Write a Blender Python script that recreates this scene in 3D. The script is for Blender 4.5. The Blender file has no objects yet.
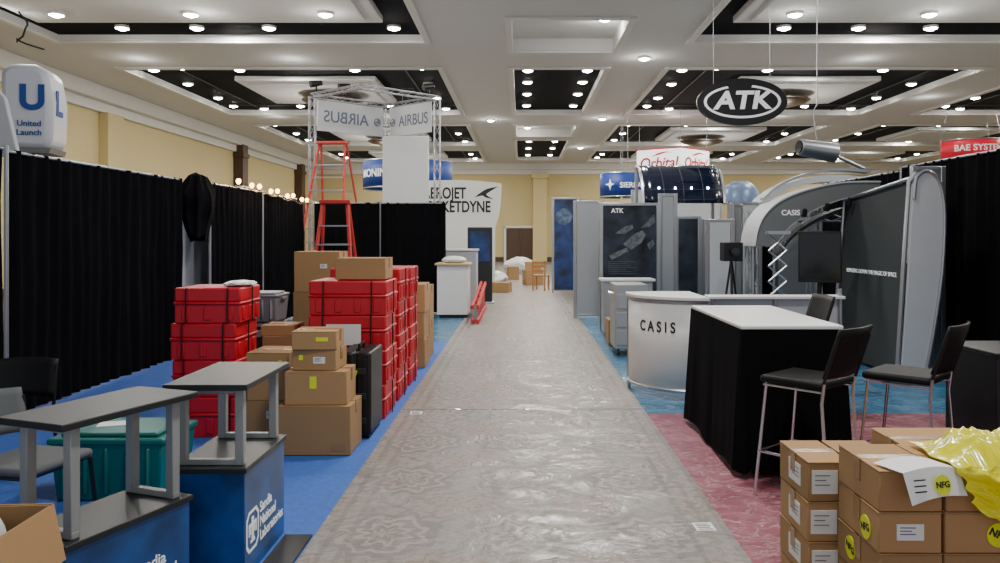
import bpy, bmesh, math, random
from mathutils import Vector, Matrix, noise
random.seed(7)
SC = bpy.context.scene
COL = SC.collection
R = math.radians

def s(r, g, b):
    def f(c):
        c /= 255.0
        return c / 12.92 if c <= 0.04045 else ((c + 0.055) / 1.055) ** 2.4
    return (f(r), f(g), f(b), 1)

# ------------------------------------------------------------ materials
MATS = {}
def M(name, col, rough=.5, metal=0, var=.08, scale=6, bump=0, bscale=60, em=0, trans=0, rnd=0, coat=0, spec=.5, detail=4):
    if name in MATS: return MATS[name]
    m = bpy.data.materials.new(name); m.use_nodes = True
    nt = m.node_tree; N = nt.nodes; L = nt.links
    b = N['Principled BSDF']
    tc = N.new('ShaderNodeTexCoord')
    nz = N.new('ShaderNodeTexNoise'); nz.inputs['Scale'].default_value = scale; nz.inputs['Detail'].default_value = detail
    L.new(tc.outputs['Object'], nz.inputs['Vector'])
    mx = N.new('ShaderNodeMix'); mx.data_type = 'RGBA'
    mx.inputs[6].default_value = tuple(c * (1 - var) for c in col[:3]) + (1,)
    mx.inputs[7].default_value = tuple(min(1, c * (1 + var)) for c in col[:3]) + (1,)
    fac = nz.outputs['Fac']
    if var > .3:
        rr = N.new('ShaderNodeMapRange'); rr.inputs[1].default_value = .35; rr.inputs[2].default_value = .65
        L.new(fac, rr.inputs[0]); fac = rr.outputs[0]
    L.new(fac, mx.inputs[0])
    out = mx.outputs[2]
    if rnd:
        oi = N.new('ShaderNodeObjectInfo')
        mr = N.new('ShaderNodeMapRange'); mr.inputs[3].default_value = 1 - rnd; mr.inputs[4].default_value = 1 + rnd
        L.new(oi.outputs['Random'], mr.inputs[0])
        hs = N.new('ShaderNodeHueSaturation'); L.new(mr.outputs[0], hs.inputs['Value']); L.new(out, hs.inputs['Color'])
        out = hs.outputs[0]
    L.new(out, b.inputs['Base Color'])
    b.inputs['Roughness'].default_value = rough
    b.inputs['Metallic'].default_value = metal
    b.inputs['Specular IOR Level'].default_value = spec
    b.inputs['Coat Weight'].default_value = coat
    if trans: b.inputs['Transmission Weight'].default_value = trans
    if em:
        L.new(out, b.inputs['Emission Color']); b.inputs['Emission Strength'].default_value = em
    if bump:
        n2 = N.new('ShaderNodeTexNoise'); n2.inputs['Scale'].default_value = bscale; n2.inputs['Detail'].default_value = 3
        L.new(tc.outputs['Object'], n2.inputs['Vector'])
        bp = N.new('ShaderNodeBump'); bp.inputs['Strength'].default_value = bump; bp.inputs['Distance'].default_value = .02
        L.new(n2.outputs['Fac'], bp.inputs['Height']); L.new(bp.outputs[0], b.inputs['Normal'])
    MATS[name] = m
    return m

def carpet(name, cols, pscale, coat=1.0, wr=.5, pattern=0, light=.3, wscale=2.5, film=.25):
    """carpet (optionally ornamented) under crinkled clear plastic"""
    m = bpy.data.materials.new(name); m.use_nodes = True
    nt = m.node_tree; N = nt.nodes; L = nt.links; b = N['Principled BSDF']
    tc = N.new('ShaderNodeTexCoord')
    def mt(op, a, v=None, c=None):
        n = N.new('ShaderNodeMath'); n.operation = op
        for i, x in enumerate((a, v, c)):
            if x is None: continue
            if isinstance(x, (int, float)): n.inputs[i].default_value = x
            else: L.new(x, n.inputs[i])
        return n.outputs[0]
    def rng(x, a, b_, c, d):
        r = N.new('ShaderNodeMapRange'); r.interpolation_type = 'SMOOTHSTEP'
        L.new(x, r.inputs[0])
        for i, v in enumerate((a, b_, c, d)): r.inputs[i + 1].default_value = v
        return r.outputs[0]
    def mix(fac, a, col, blend='MIX'):
        n = N.new('ShaderNodeMix'); n.data_type = 'RGBA'; n.blend_type = blend
        L.new(fac, n.inputs[0]); L.new(a, n.inputs[6]); n.inputs[7].default_value = col
        return n.outputs[2]
    n0 = N.new('ShaderNodeTexNoise'); n0.inputs['Scale'].default_value = pscale; n0.inputs['Detail'].default_value = 7; n0.inputs['Distortion'].default_value = .3
    L.new(tc.outputs['Object'], n0.inputs['Vector'])
    cr = N.new('ShaderNodeValToRGB'); cr.color_ramp.elements[0].position = .3; cr.color_ramp.elements[1].position = .7
    cr.color_ramp.elements[0].color = cols[0]; cr.color_ramp.elements[1].color = cols[-1]
    for i, c in enumerate(cols[1:-1]):
        e = cr.color_ramp.elements.new(.3 + .4 * (i + 1) / (len(cols) - 1)); e.color = c
    L.new(n0.outputs['Fac'], cr.inputs[0]); out = cr.outputs[0]
    if pattern:
        sp = N.new('ShaderNodeSeparateXYZ'); L.new(tc.outputs['Object'], sp.inputs[0])
        nd = N.new('ShaderNodeTexNoise'); nd.inputs['Scale'].default_value = 6; nd.inputs['Detail'].default_value = 2
        L.new(tc.outputs['Object'], nd.inputs['Vector'])
        wob = mt('MULTIPLY', mt('SUBTRACT', nd.outputs['Fac'], .5), .16)
        x, y = mt('ADD', sp.outputs[0], wob), mt('ADD', sp.outputs[1], wob)
        # repeating medallions, .76 m across and .95 m along: local polar coordinates
        def cell(v, size, off=0):
            u = mt('DIVIDE', mt('ADD', v, off), size)
            return mt('MULTIPLY', mt('SUBTRACT', mt('FRACT', u), .5), size)
        def medal(ox, oy):
            lx, ly = cell(x, .76, ox), cell(y, .95, oy)
            r = mt('SQRT', mt('ADD', mt('MULTIPLY', lx, lx), mt('MULTIPLY', ly, ly)))
            th = mt('ARCTAN2', ly, lx)
            petal = mt('MULTIPLY', mt('COSINE', mt('MULTIPLY', th, 8.0)), .03)
            return mt('ADD', r, petal), r
        ra, r0 = medal(.38, 0.0)
        rb_, r1 = medal(0.0, .475)
        ring = lambda rr, k, a, b_: rng(mt('SINE', mt('MULTIPLY', rr, k)), a, b_, 0, 1)
        in_a = rng(ra, .30, .33, 1, 0); in_b = rng(rb_, .19, .22, 1, 0)
        out = mix(mt('MULTIPLY', in_a, .55 * pattern), out, s(84, 84, 86))
        out = mix(mt('MULTIPLY', mt('MULTIPLY', in_a, ring(ra, 62, .1, .6)), .6 * pattern), out, s(176, 160, 140))
        out = mix(mt('MULTIPLY', in_b, .5 * pattern), out, s(150, 124, 106))
        out = mix(mt('MULTIPLY', mt('MULTIPLY', in_b, ring(rb_, 70, .2, .7)), .6 * pattern), out, s(90, 86, 84))
        # scrolling vine lines between medallions
        vine = mt('SINE', mt('ADD', mt('MULTIPLY', x, 30), mt('MULTIPLY', mt('SINE', mt('MULTIPLY', y, 13.2)), 3.2)))
        vm = mt('MULTIPLY', mt('SUBTRACT', 1.0, mt('MAXIMUM', in_a, in_b)), rng(vine, .6, .9, 0, 1))
        out = mix(mt('MULTIPLY', vm, .5 * pattern), out, s(96, 86, 78))
        ax = mt('ABSOLUTE', sp.outputs[0])
        band = mt('MULTIPLY', rng(mt('SINE', mt('MULTIPLY', ax, 62)), .2, .7, 0, 1), rng(ax, .9, .93, 0, .5))
        out = mix(band, out, s(92, 82, 74))
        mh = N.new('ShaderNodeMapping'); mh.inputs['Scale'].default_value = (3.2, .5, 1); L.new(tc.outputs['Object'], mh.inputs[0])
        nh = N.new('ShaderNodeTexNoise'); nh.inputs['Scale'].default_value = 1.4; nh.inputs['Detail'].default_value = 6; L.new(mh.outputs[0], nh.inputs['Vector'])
        out = mix(rng(nh.outputs['Fac'], .35, .75, .12, .5), out, s(158, 155, 150))  # pale lengthwise haze of the film, painted into the base colour
    mp = N.new('ShaderNodeMapping'); mp.inputs['Scale'].default_value = (1, 1.7, 1); L.new(tc.outputs['Object'], mp.inputs[0])
    n3 = N.new('ShaderNodeTexNoise'); n3.inputs['Scale'].default_value = wscale; n3.inputs['Detail'].default_value = 6; n3.inputs['Roughness'].default_value = .6; n3.inputs['Distortion'].default_value = .9
    L.new(mp.outputs[0], n3.inputs['Vector'])
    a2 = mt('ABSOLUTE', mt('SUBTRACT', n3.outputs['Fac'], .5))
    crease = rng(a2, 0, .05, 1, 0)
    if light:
        out = mix(mt('MULTIPLY', rng(a2, 0, .02, 1, 0), light), out, tuple(min(1, c * .5 + .34) for c in cols[-1][:3]) + (1,))  # bright streaks along film creases, painted into the base colour
    L.new(out, b.inputs['Base Color'])
    b.inputs['Roughness'].default_value = .75
    b.inputs['Coat Weight'].default_value = coat; b.inputs['Coat Roughness'].default_value = film
    hsum = mt('ADD', mt('MULTIPLY', crease, .25), n3.outputs['Fac'])
    bp = N.new('ShaderNodeBump'); bp.inputs['Strength'].default_value = wr; bp.inputs['Distance'].default_value = .05
    L.new(hsum, bp.inputs['Height']); L.new(bp.outputs[0], b.inputs['Coat Normal'])
    MATS[name] = m
    return m

WHITE = M('white_laminate', s(222, 224, 222), .35, var=.02)
CEIL = M('ceiling_paint', s(208, 208, 206), .9, var=.03, scale=1)
DARK = M('dark_open_grid', s(12, 14, 24), .8, var=.25, scale=3, spec=.1)
CREAM = M('cream_wall_paint', s(202, 184, 134), .8, var=.04, scale=.6)
TRIMW = M('white_trim_paint', s(216, 214, 208), .7, var=.02)
BROWN = M('brown_wood', s(74, 50, 34), .5, var=.2, scale=9)
BLACKC = M('black_drape_cloth', s(15, 15, 18), 1, var=.3, scale=3, spec=.05)
BLACKP = M('black_plastic', s(20, 20, 22), .4, var=.1, spec=.35)
BLACKV = M('black_vinyl', s(18, 18, 20), .55, var=.1, bump=.1, spec=.2)
DGREY = M('dark_grey_laminate', s(40, 42, 44), .42, var=.08, spec=.3)
GREYM = M('grey_powder_coated_metal', s(150, 153, 154), .45, metal=.2, var=.04)
CHROME = M('chrome', s(205, 207, 212), .2, metal=1, var=.02)
ALU = M('brushed_aluminium', s(165, 168, 173), .35, metal=.8, var=.06)
PANELG = M('silver_grey_panel', s(150, 154, 158), .45, metal=.15, var=.04)
LGREY = M('light_grey_panel', s(176, 180, 184), .55, var=.04)
MGREY = M('mid_grey_arch_panel', s(104, 108, 109), .6, var=.05, spec=.3)
SLATE = M('slate_grey_panel', s(70, 74, 75), .6, var=.05, spec=.3)
SLATEW = M('dark_slate_fabric_panel', s(56, 60, 61), .9, var=.05, spec=.15)
CARD = M('corrugated_cardboard', s(164, 128, 86), .85, var=.07, scale=3, bump=.05, rnd=.16)
TAPE = M('brown_packing_tape', s(150, 114, 72), .25, var=.05)
PAPER = M('white_paper', s(228, 228, 226), .7, var=.03)
YELL = M('yellow_sticker', s(222, 230, 24), .5, var=.03)
REDP = M('red_moulded_plastic', s(188, 12, 34), .42, var=.06, bump=.04)
REDL = M('red_metal_paint', s(196, 28, 36), .4, var=.05)
FIBRE = M('orange_red_fibreglass', s(190, 46, 38), .45, var=.06)
TEAL = M('teal_plastic', s(6, 104, 98), .35, var=.06)
GREYPL = M('grey_plastic', s(112, 116, 120), .45, var=.06)
BLUEG = M('blue_graphic_panel', s(20, 70, 130), .3, var=.5, scale=3.5, detail=8)
BLUEV = M('blue_vinyl_banner', s(12, 52, 128), .5, var=.1)
INK = M('black_ink', s(22, 22, 24), .6, var=.02)
WINK = M('white_ink', s(240, 240, 240), .5, var=.01, em=.15)  # emission gives the ink a faint glow of its own
GINK = M('grey_ink', s(96, 108, 128), .6, var=.02)
BINK = M('blue_ink', s(24, 70, 150), .6, var=.02)
REDINK = M('red_ink', s(196, 16, 34), .5, var=.02)
FABW = M('white_banner_fabric', s(200, 203, 208), .8, var=.03)
GREYF = M('grey_upholstery', s(84, 88, 90), .8, var=.1)
LAMP = M('lamp_glow', (1, .97, .9, 1), .5, var=0, em=90)
BULB = M('warm_bulb_glow', (1, .52, .16, 1), .5, var=0, em=14)
BAG = M('yellow_polythene', s(238, 230, 10), .2, var=.06, trans=.2, coat=.6, em=.06)  # slight emission lightens the plastic from within
CLEAR = M('milky_polythene', s(210, 212, 210), .3, var=.06)
POSTER = M('dark_space_print', s(34, 40, 52), .5, var=.85, scale=3, spec=.3, detail=9)
POSTB = M('blue_space_print', s(20, 44, 92), .45, var=.8, scale=2.5)
SCREEN = M('black_glass', s(10, 11, 14), .12, var=.05)
GOLD = M('bronze_metal', s(66, 54, 36), .4, metal=.5, var=.1)
LITB = M('lit_white_banner', s(238, 234, 238), .6, var=.02, em=1.5)
REDB = M('red_vinyl_banner', s(190, 16, 44), .5, var=.05, em=.3)  # vinyl brightened by a painted-in glow
DOMEM = M('pale_blue_grey_dome', s(92, 112, 142), .35, metal=.2, var=.1)
GLOSSK = M('gloss_black_canopy', s(14, 22, 42), .15, var=.25, coat=.5)
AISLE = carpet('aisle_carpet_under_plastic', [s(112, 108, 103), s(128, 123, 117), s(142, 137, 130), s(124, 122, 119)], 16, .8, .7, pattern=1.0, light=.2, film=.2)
BLUEC = carpet('blue_carpet', [s(46, 90, 168), s(52, 97, 178), s(58, 103, 186)], 30, .0, .0, light=0)
CYANC = carpet('turquoise_carpet_under_plastic', [s(20, 88, 128), s(30, 106, 146), s(48, 126, 162)], 5, 1, .9, light=.45, film=.15)
REDC = carpet('rose_carpet_under_plastic', [s(126, 58, 74), s(144, 76, 90), s(160, 96, 106)], 5, 1, 1, light=.6, film=.12, wscale=3.5)
HALLC = M('hall_carpet', s(104, 98, 90), .9, var=.3, scale=3)

# ------------------------------------------------------------ geometry
class G:
    def __init__(s_): s_.v = []; s_.f = []; s_.mi = []; s_.cur = 0
    def add(s_, vs, fs):
        o = len(s_.v); s_.v += [tuple(v) for v in vs]
        for f in fs: s_.f.append([i + o for i in f]); s_.mi.append(s_.cur)
        return s_
    def box(s_, c, sz, rz=0, M4=None):
        x, y, z = [d / 2 for d in sz]
        vs = [Vector((a * x, b * y, d * z)) for d in (-1, 1) for b in (-1, 1) for a in (-1, 1)]
        if rz: vs = [Matrix.Rotation(rz, 3, 'Z') @ v for v in vs]
        if M4: vs = [M4 @ v for v in vs]
        vs = [v + Vector(c) for v in vs]
        return s_.add(vs, [(0, 2, 3, 1), (4, 5, 7, 6), (0, 1, 5, 4), (2, 6, 7, 3), (0, 4, 6, 2), (1, 3, 7, 5)])
    def bb(s_, x0, x1, y0, y1, z0, z1):
        return s_.box(((x0 + x1) / 2, (y0 + y1) / 2, (z0 + z1) / 2), (x1 - x0, y1 - y0, z1 - z0))
    def tube(s_, a, b, r, n=10, r2=None):
        a = Vector(a); b = Vector(b); d = (b - a).normalized()
        u = d.orthogonal().normalized(); w = d.cross(u)
        r2 = r if r2 is None else r2
        vs = []
        for p, rr in ((a, r), (b, r2)):
            for i in range(n):
                t = 2 * math.pi * i / n
                vs.append(p + u * math.cos(t) * rr + w * math.sin(t) * rr)
        fs = [(i, (i + 1) % n, n + (i + 1) % n, n + i) for i in range(n)]
        fs += [tuple(range(n))[::-1], tuple(range(n, 2 * n))]
        return s_.add(vs, fs)
    def path(s_, pts, r, n=8, closed=False):
        P = [Vector(p) for p in pts]; m = len(P); vs = []
        prev = None
        for i in range(m):
            if closed: t = (P[(i + 1) % m] - P[i - 1]).normalized()
            elif i == 0: t = (P[1] - P[0]).normalized()
            elif i == m - 1: t = (P[-1] - P[-2]).normalized()
            else: t = ((P[i + 1] - P[i]).normalized() + (P[i] - P[i - 1]).normalized()).normalized()
            if prev is None: u = t.orthogonal().normalized()
            else: u = (prev - t * prev.dot(t)).normalized()
            prev = u; w = t.cross(u)
            for k in range(n):
                a = 2 * math.pi * k / n
                vs.append(P[i] + u * math.cos(a) * r + w * math.sin(a) * r)
        fs = []
        for i in range(m if closed else m - 1):
            j = (i + 1) % m
            for k in range(n):
                fs.append((i * n + k, i * n + (k + 1) % n, j * n + (k + 1) % n, j * n + k))
        if not closed: fs += [tuple(range(n))[::-1], tuple(range((m - 1) * n, m * n))]
        return s_.add(vs, fs)
    def lathe(s_, prof, c=(0, 0, 0), n=28):
        vs = []
        for r, z in prof:
            for i in range(n):
                t = 2 * math.pi * i / n
                vs.append((c[0] + r * math.cos(t), c[1] + r * math.sin(t), c[2] + z))
        fs = []
        for j in range(len(prof) - 1):
            for i in range(n):
                fs.append((j * n + i, j * n + (i + 1) % n, (j + 1) * n + (i + 1) % n, (j + 1) * n + i))
        fs += [tuple(range(n))[::-1], tuple(range((len(prof) - 1) * n, len(prof) * n))]
        return s_.add(vs, fs)
    def prism(s_, pts, y0, y1, axis='y'):
        n = len(pts)
        if axis == 'y': vs = [(p[0], y0, p[1]) for p in pts] + [(p[0], y1, p[1]) for p in pts]
        elif axis == 'x': vs = [(y0, p[0], p[1]) for p in pts] + [(y1, p[0], p[1]) for p in pts]
        else: vs = [(p[0], p[1], y0) for p in pts] + [(p[0], p[1], y1) for p in pts]
        fs = [(i, (i + 1) % n, n + (i + 1) % n, n + i) for i in range(n)] + [tuple(range(n))[::-1], tuple(range(n, 2 * n))]
        return s_.add(vs, fs)
    def grid(s_, rows):
        h = len(rows); w = len(rows[0]); vs = [p for r in rows for p in r]
        return s_.add(vs, [(j * w + i, j * w + i + 1, (j + 1) * w + i + 1, (j + 1) * w + i) for j in range(h - 1) for i in range(w - 1)])
    def obj(s_, name, mat, parent=None, loc=(0, 0, 0), rot=(0, 0, 0), bevel=0, smooth=True, recalc=True, label=None, solid=0):
        me = bpy.data.meshes.new(name); me.from_pydata(s_.v, [], s_.f)
        mats = mat if isinstance(mat, (list, tuple)) else [mat]
        for m in mats: me.materials.append(m)
        for p, k in zip(me.polygons, s_.mi): p.material_index = k
        if recalc:
            bm = bmesh.new(); bm.from_mesh(me); bmesh.ops.recalc_face_normals(bm, faces=bm.faces); bm.to_mesh(me); bm.free()
        if smooth:
            me.shade_smooth(); me.set_sharp_from_angle(angle=R(38))
        return place(name, me, parent, loc, rot, bevel, label, solid)

def place(name, me, parent=None, loc=(0, 0, 0), rot=(0, 0, 0), bevel=0, label=None, solid=0):
    o = bpy.data.objects.new(name, me); COL.objects.link(o)
    o.location = loc; o.rotation_euler = rot
    if parent is not None: o.parent = parent
    if solid:
        m = o.modifiers.new('thickness', 'SOLIDIFY'); m.thickness = solid; m.offset = 0
    if bevel:
        m = o.modifiers.new('bevel', 'BEVEL'); m.width = bevel; m.segments = 2; m.limit_method = 'ANGLE'; m.angle_limit = R(40)
    if label: o['label'] = label
    return o

def tag(o, label, cat, group=None):
    o['label'] = label; o['category'] = cat
    if group: o['group'] = group
    return o
def thing(name, label, cat, loc=(0, 0, 0), rz=0, group=None, rot=None):
    e = bpy.data.objects.new(name, None); COL.objects.link(e); e.empty_display_size = .1
    e.location = loc; e.rotation_euler = rot if rot else (0, 0, rz)
    return tag(e, label, cat, group)
def struct(o): o['kind'] = 'structure'; return o
def dup(o, loc, rz=None, label=None):
    c = o.copy(); COL.objects.link(c); c.location = loc
    if rz is not None: c.rotation_euler = (0, 0, rz)
    if label: c['label'] = label
    def rec(a, b):
        for ch in a.children:
            d = ch.copy(); COL.objects.link(d); d.parent = b; rec(ch, d)
    rec(o, c)
    return c

def text_mesh(txt, size, ext=.002, align='CENTER', bendR=0, sx=1, mirror=False, bold=0, shear=0):
    cu = bpy.data.curves.new('t', 'FONT'); cu.body = txt; cu.size = size; cu.extrude = ext
    cu.align_x = align; cu.align_y = 'CENTER'; cu.offset = bold; cu.shear = shear
    o = bpy.data.objects.new('t', cu); COL.objects.link(o)
    bpy.context.view_layer.update()
    me = bpy.data.meshes.new_from_object(o.evaluated_get(bpy.context.evaluated_depsgraph_get()))
    bpy.data.objects.remove(o)
    for v in me.vertices:
        v.co.x *= sx * (-1 if mirror else 1)
        if bendR:
            x = v.co.x; rr = bendR + v.co.z; a = x / bendR
            v.co.x = rr * math.sin(a); v.co.z = rr * math.cos(a) - bendR
    return me
def text(name, txt, size, mat, parent, loc, rot, label=None, **k):
    me = text_mesh(txt, size, **k); me.materials.clear(); me.materials.append(mat)
    return place(name, me, parent, loc, rot, 0, label)
def smoothpts(P, n=4):
    out = []
    for i in range(len(P) - 1):
        p0 = P[max(i - 1, 0)]; p1 = P[i]; p2 = P[i + 1]; p3 = P[min(i + 2, len(P) - 1)]
        for k in range(n):
            u = k / n
            out.append(tuple(.5 * (2 * b + (c - a) * u + (2 * a - 5 * b + 4 * c - d) * u * u + (-a + 3 * b - 3 * c + d) * u ** 3) for a, b, c, d in zip(p0, p1, p2, p3)))
    out.append(P[-1]); return out
FRONT = (R(90), 0, 0)
FPX = (R(90), 0, R(90))
FMX = (R(90), 0, R(-90))

# ------------------------------------------------------------ room shell
CZ = 6.3; DH = .14
big = [(-11, -2.3), (4.1, 12.8), (15, 23.5)]
rowsY = [(9.5, 18.5), (21.5, 29.5), (32.5, 39.5), (42, 48)]
cof = [(a, b, c, d, 1) for a, b in big for c, d in rowsY]
cof += [(-.2, 2.3, 16.6, 19.5, 0), (-.2, 2.3, 21.5, 29.5, 1), (-.2, 2.3, 32.5, 36, 0), (-.2, 2.3, 37.5, 47, 1)]
XB = sorted({-13.3, 26} | {v for a, b, *_ in cof for v in (a, b)})
YB = sorted({-2, 50} | {v for c in cof for v in c[2:4]})
g = G()
for i in range(len(XB) - 1):
    for j in range(len(YB) - 1):
        cx = (XB[i] + XB[i + 1]) / 2; cy = (YB[j] + YB[j + 1]) / 2
        if any(a < cx < b and c < cy < d for a, b, c, d, _ in cof): continue
        g.add([(XB[i], YB[j], CZ), (XB[i + 1], YB[j], CZ), (XB[i + 1], YB[j + 1], CZ), (XB[i], YB[j + 1], CZ)], [(0, 3, 2, 1)])
for a, b, c, d, k in cof:
    H = CZ + (DH if k else .3)
    g.cur = 0
    for p, q in (((a, c), (b, c)), ((b, c), (b, d)), ((b, d), (a, d)), ((a, d), (a, c))):
        g.add([(*p, CZ), (*q, CZ), (*q, H), (*p, H)], [(0, 1, 2, 3)])
    g.cur = 1 if k else 0
    g.add([(a, c, H), (b, c, H), (b, d, H), (a, d, H)], [(0, 3, 2, 1)])
struct(g.obj('ceiling', [CEIL, DARK], smooth=False, recalc=False))
tn = 1
def trim(gg, m, bevel=.02):
    global tn
    o = struct(gg.obj('trim_%d' % tn, m, bevel=bevel)); tn += 1; return o
slabs = []
for a, b in big:
    for c, d in rowsY:
        cx = (a + b) / 2
        if c == 9.5: r = (a + .5, b - .7, c + .4, 16.9)
        else:
            cy = (c + d) / 2; hy = 2.0 if d - c > 6.5 else 1.4
            if c == 21.5: cy -= .3
            r = (cx - 1.9, cx + 2.3, cy - hy, cy + hy)
        slabs.append(r)
        gg = G(); gg.bb(r[0], r[1], r[2], r[3], CZ - .02, CZ + DH - .01)
        gg.bb(r[0] + .3, r[1] - .3, r[2] + .3, r[3] - .3, CZ - .08, CZ + .0)
        trim(gg, CEIL)
        if c > 10:
            gg = G()
            for xx in (a + (r[0] - a) * .5, b - (b - r[1]) * .5): gg.bb(xx - .02, xx + .02, c, d, CZ + DH - .03, CZ + DH - .005)
            for yy in (c + (r[2] - c) * .5, d - (d - r[3]) * .5): gg.bb(a, b, yy - .02, yy + .02, CZ + DH - .03, CZ + DH - .005)
            trim(gg, SLATE, 0)
for a, b, c, d, k in cof:
    gg = G(); w = .16
    gg.bb(a - w, a, c - w, d + w, CZ - .06, CZ - .001); gg.bb(b, b + w, c - w, d + w, CZ - .06, CZ - .001)
    gg.bb(a, b, c - w, c, CZ - .06, CZ - .001); gg.bb(a, b, d, d + w, CZ - .06, CZ - .001)
    trim(gg, TRIMW, .015)
struct(G().bb(-13.3, 26, -2, 50, -.1, 0).obj('floor', HALLC, smooth=False))
struct(G().bb(-13.5, -13.3, -2, 50, 0, 7).obj('wall_left', CREAM, smooth=False))
struct(G().bb(26, 26.2, -2, 50, 0, 7).obj('wall_right', CREAM, smooth=False))
struct(G().bb(-13.5, 26.2, 50, 50.2, 0, 7).obj('wall_far', CREAM, smooth=False))
gg = G(); gg.bb(-13.3, -12.9, -2, 50, 5.85, 6.3); gg.bb(-13.3, -13.15, -2, 50, 5.55, 5.85); trim(gg, TRIMW)
gg = G(); gg.bb(-13.3, 26, 49.6, 50, 5.9, 6.3); gg.bb(-13.3, 26, 49.8, 50, 5.6, 5.9); trim(gg, TRIMW)
gg = G(); gg.bb(25.6, 26, -2, 50, 5.85, 6.3); trim(gg, TRIMW)
for yy in (36.3, 46):
    gg = G(); gg.bb(-13.3, -12.85, yy - .35, yy + .35, 0, 5.9); gg.bb(-13.3, -12.8, yy - .42, yy + .42, 5.3, 5.5); trim(gg, BROWN)
for yy in (14, 25):
    gg = G(); gg.bb(-13.3, -13.0, yy - .5, yy + .5, 0, 5.55); trim(gg, CREAM)
for xx in (1.2, 9.5, -6): 
    gg = G(); gg.bb(xx - .45, xx + .45, 49.3, 50, 0, 5.6); gg.bb(xx - .55, xx + .55, 49.2, 50, 5.3, 5.6); trim(gg, CREAM)
struct(G().bb(-13.3, 26, 49.95, 50, 0, .3).obj('baseboard_far', BROWN))
struct(G().bb(-13.3, -13.25, -2, 50, 0, .3).obj('baseboard_left', BROWN))
dg = G(); dg.bb(-.95, -.08, 49.85, 49.95, 0, 2.15); dg.bb(-.06, .81, 49.85, 49.95, 0, 2.15)
for x0 in (-.85, .04):
    dg.bb(x0, x0 + .67, 49.82, 49.86, .2, .95); dg.bb(x0, x0 + .67, 49.82, 49.86, 1.1, 2.0)
struct(dg.obj('door_1', BROWN))
dg = G(); dg.bb(-1.1, -.95, 49.8, 49.97, 0, 2.3); dg.bb(.81, .96, 49.8, 49.97, 0, 2.3); dg.bb(-1.1, .96, 49.8, 49.97, 2.15, 2.3); trim(dg, TRIMW)

# ------------------------------------------------------------ floor coverings
def flat(name, x0, x1, y0, y1, m, z, label, cat='carpet'):
    return tag(G().bb(x0, x1, y0, y1, z[0], z[1]).obj(name, m, smooth=False), label, cat)
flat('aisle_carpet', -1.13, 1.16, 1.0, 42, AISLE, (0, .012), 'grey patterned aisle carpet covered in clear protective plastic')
flat('booth_carpet', -5.2, -1.13, 1.0, 12.0, BLUEC, (0, .008), 'royal blue booth carpet beside the plastic-covered aisle')
flat('booth_carpet', -5.2, -1.13, 12.0, 19.5, CYANC, (0, .008), 'turquoise booth carpet under clear plastic by the white counter')
flat('booth_carpet', 1.16, 6.4, 7.2, 17, CYANC, (0, .008), 'turquoise booth carpet under crinkled plastic by the reception counter')
flat('booth_carpet', 1.16, 6.4, 1.0, 7.2, REDC, (0, .008), 'rose red booth carpet under crinkled clear plastic sheet')
flat('floor_mat', -1.29, -1.14, 2.2, 4.25, BLACKP, (.008, .02), 'narrow black rubber floor mat beside blue kiosk', 'mat')
for i, (x, y) in enumerate([(1.03, 4.38), (-.97, 7.2), (-.15, 12.3)]):
    t = tag(G().bb(-.055, .055, -.06, .06, 0, .002).obj('floor_sticker', PAPER, loc=(x, y, .0125), rot=(0, 0, .05), smooth=False), 'small white paper label stuck on the plastic floor cover', 'sticker', 'labels stuck on the aisle')
    for k in range(4): G().bb(-.04, .04 - .01 * (k % 2), -.045 + k * .025, -.035 + k * .025, .002, .003).obj('printed_line', INK, t, smooth=False)
SEAM = M('clear_tape', s(134, 131, 125), .2, var=.05, coat=.5)
tag(G().bb(-1.12, 1.15, -.014, .014, 0, .0012).obj('tape_strip', SEAM, loc=(0, 7.35, .0122), rot=(0, 0, .01), smooth=False), 'clear tape strip joining plastic sheets across aisle', 'tape')

# ------------------------------------------------------------ downlights
lg = G(); lg.cur = 0
lg.lathe([(.16, 0), (.16, -.05), (.145, -.06), (.14, -.03)], n=16)
lg.cur = 1; lg.lathe([(.14, -.035), (.125, -.065), (.06, -.095), (.01, -.10)], n=16)
base = lg.obj('recessed_downlight', [TRIMW, LAMP])
tag(base, 'small round glowing recessed ceiling downlight', 'light', 'ceiling downlights')
pts = []
for (a, b, c, d), r in zip([(a, b, c, d) for a, b in big for c, d in rowsY], slabs):
    if c == 9.5:
        pts += [(a + 1.9, 17.75), (a + 3.6, 17.75), ((a + b) / 2 + .9, 17.75), (b - .6, 17.75)]
    else:
        xm = (r[0] + r[1]) / 2
        for k, xx in enumerate((a + .5, (a + r[0]) / 2 + .2, r[0] + .5, xm, r[1] - .4, b - .5)):
            if c > 30 and k in (1, 4): continue
            if k != 3: pts.append((xx, c + (.45 if k % 2 else .75)))
            pts.append((xx, d - (.5 if k % 2 else 1.1)))
        for yy in ((.35, .65) if c < 30 else (.5,)): pts += [(a + .6, c + (d - c) * yy), (b - .6, c + (d - c) * yy)]
for yy in (22.3, 24, 26, 28.3): pts += [(.2, yy), (1.9, yy)]
for yy in (39, 42, 45.5): pts += [(.4, yy), (1.7, yy)]
first = True
for p in pts:
    o = base if first else base.copy()
    if not first: COL.objects.link(o)
    first = False
    o.location = (p[0], p[1], CZ + DH)
for r in slabs:
    if r[2] < 10:
        for k in range(3):
            c = base.copy(); COL.objects.link(c); c.location = (r[0] + 1.0 + (r[1] - r[0] - 2) * k / 2, 15.9, CZ - .08)
def glow(x, y, z, e):
    l = bpy.data.lights.new('ceiling_patch_fill', 'POINT'); l.energy = e; l.color = (1, .97, .92); l.shadow_soft_size = .1  # point light added just under the ceiling to make a bright patch
    o = bpy.data.objects.new('ceiling_patch_fill', l); COL.objects.link(o); o.location = (x, y, z)
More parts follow.
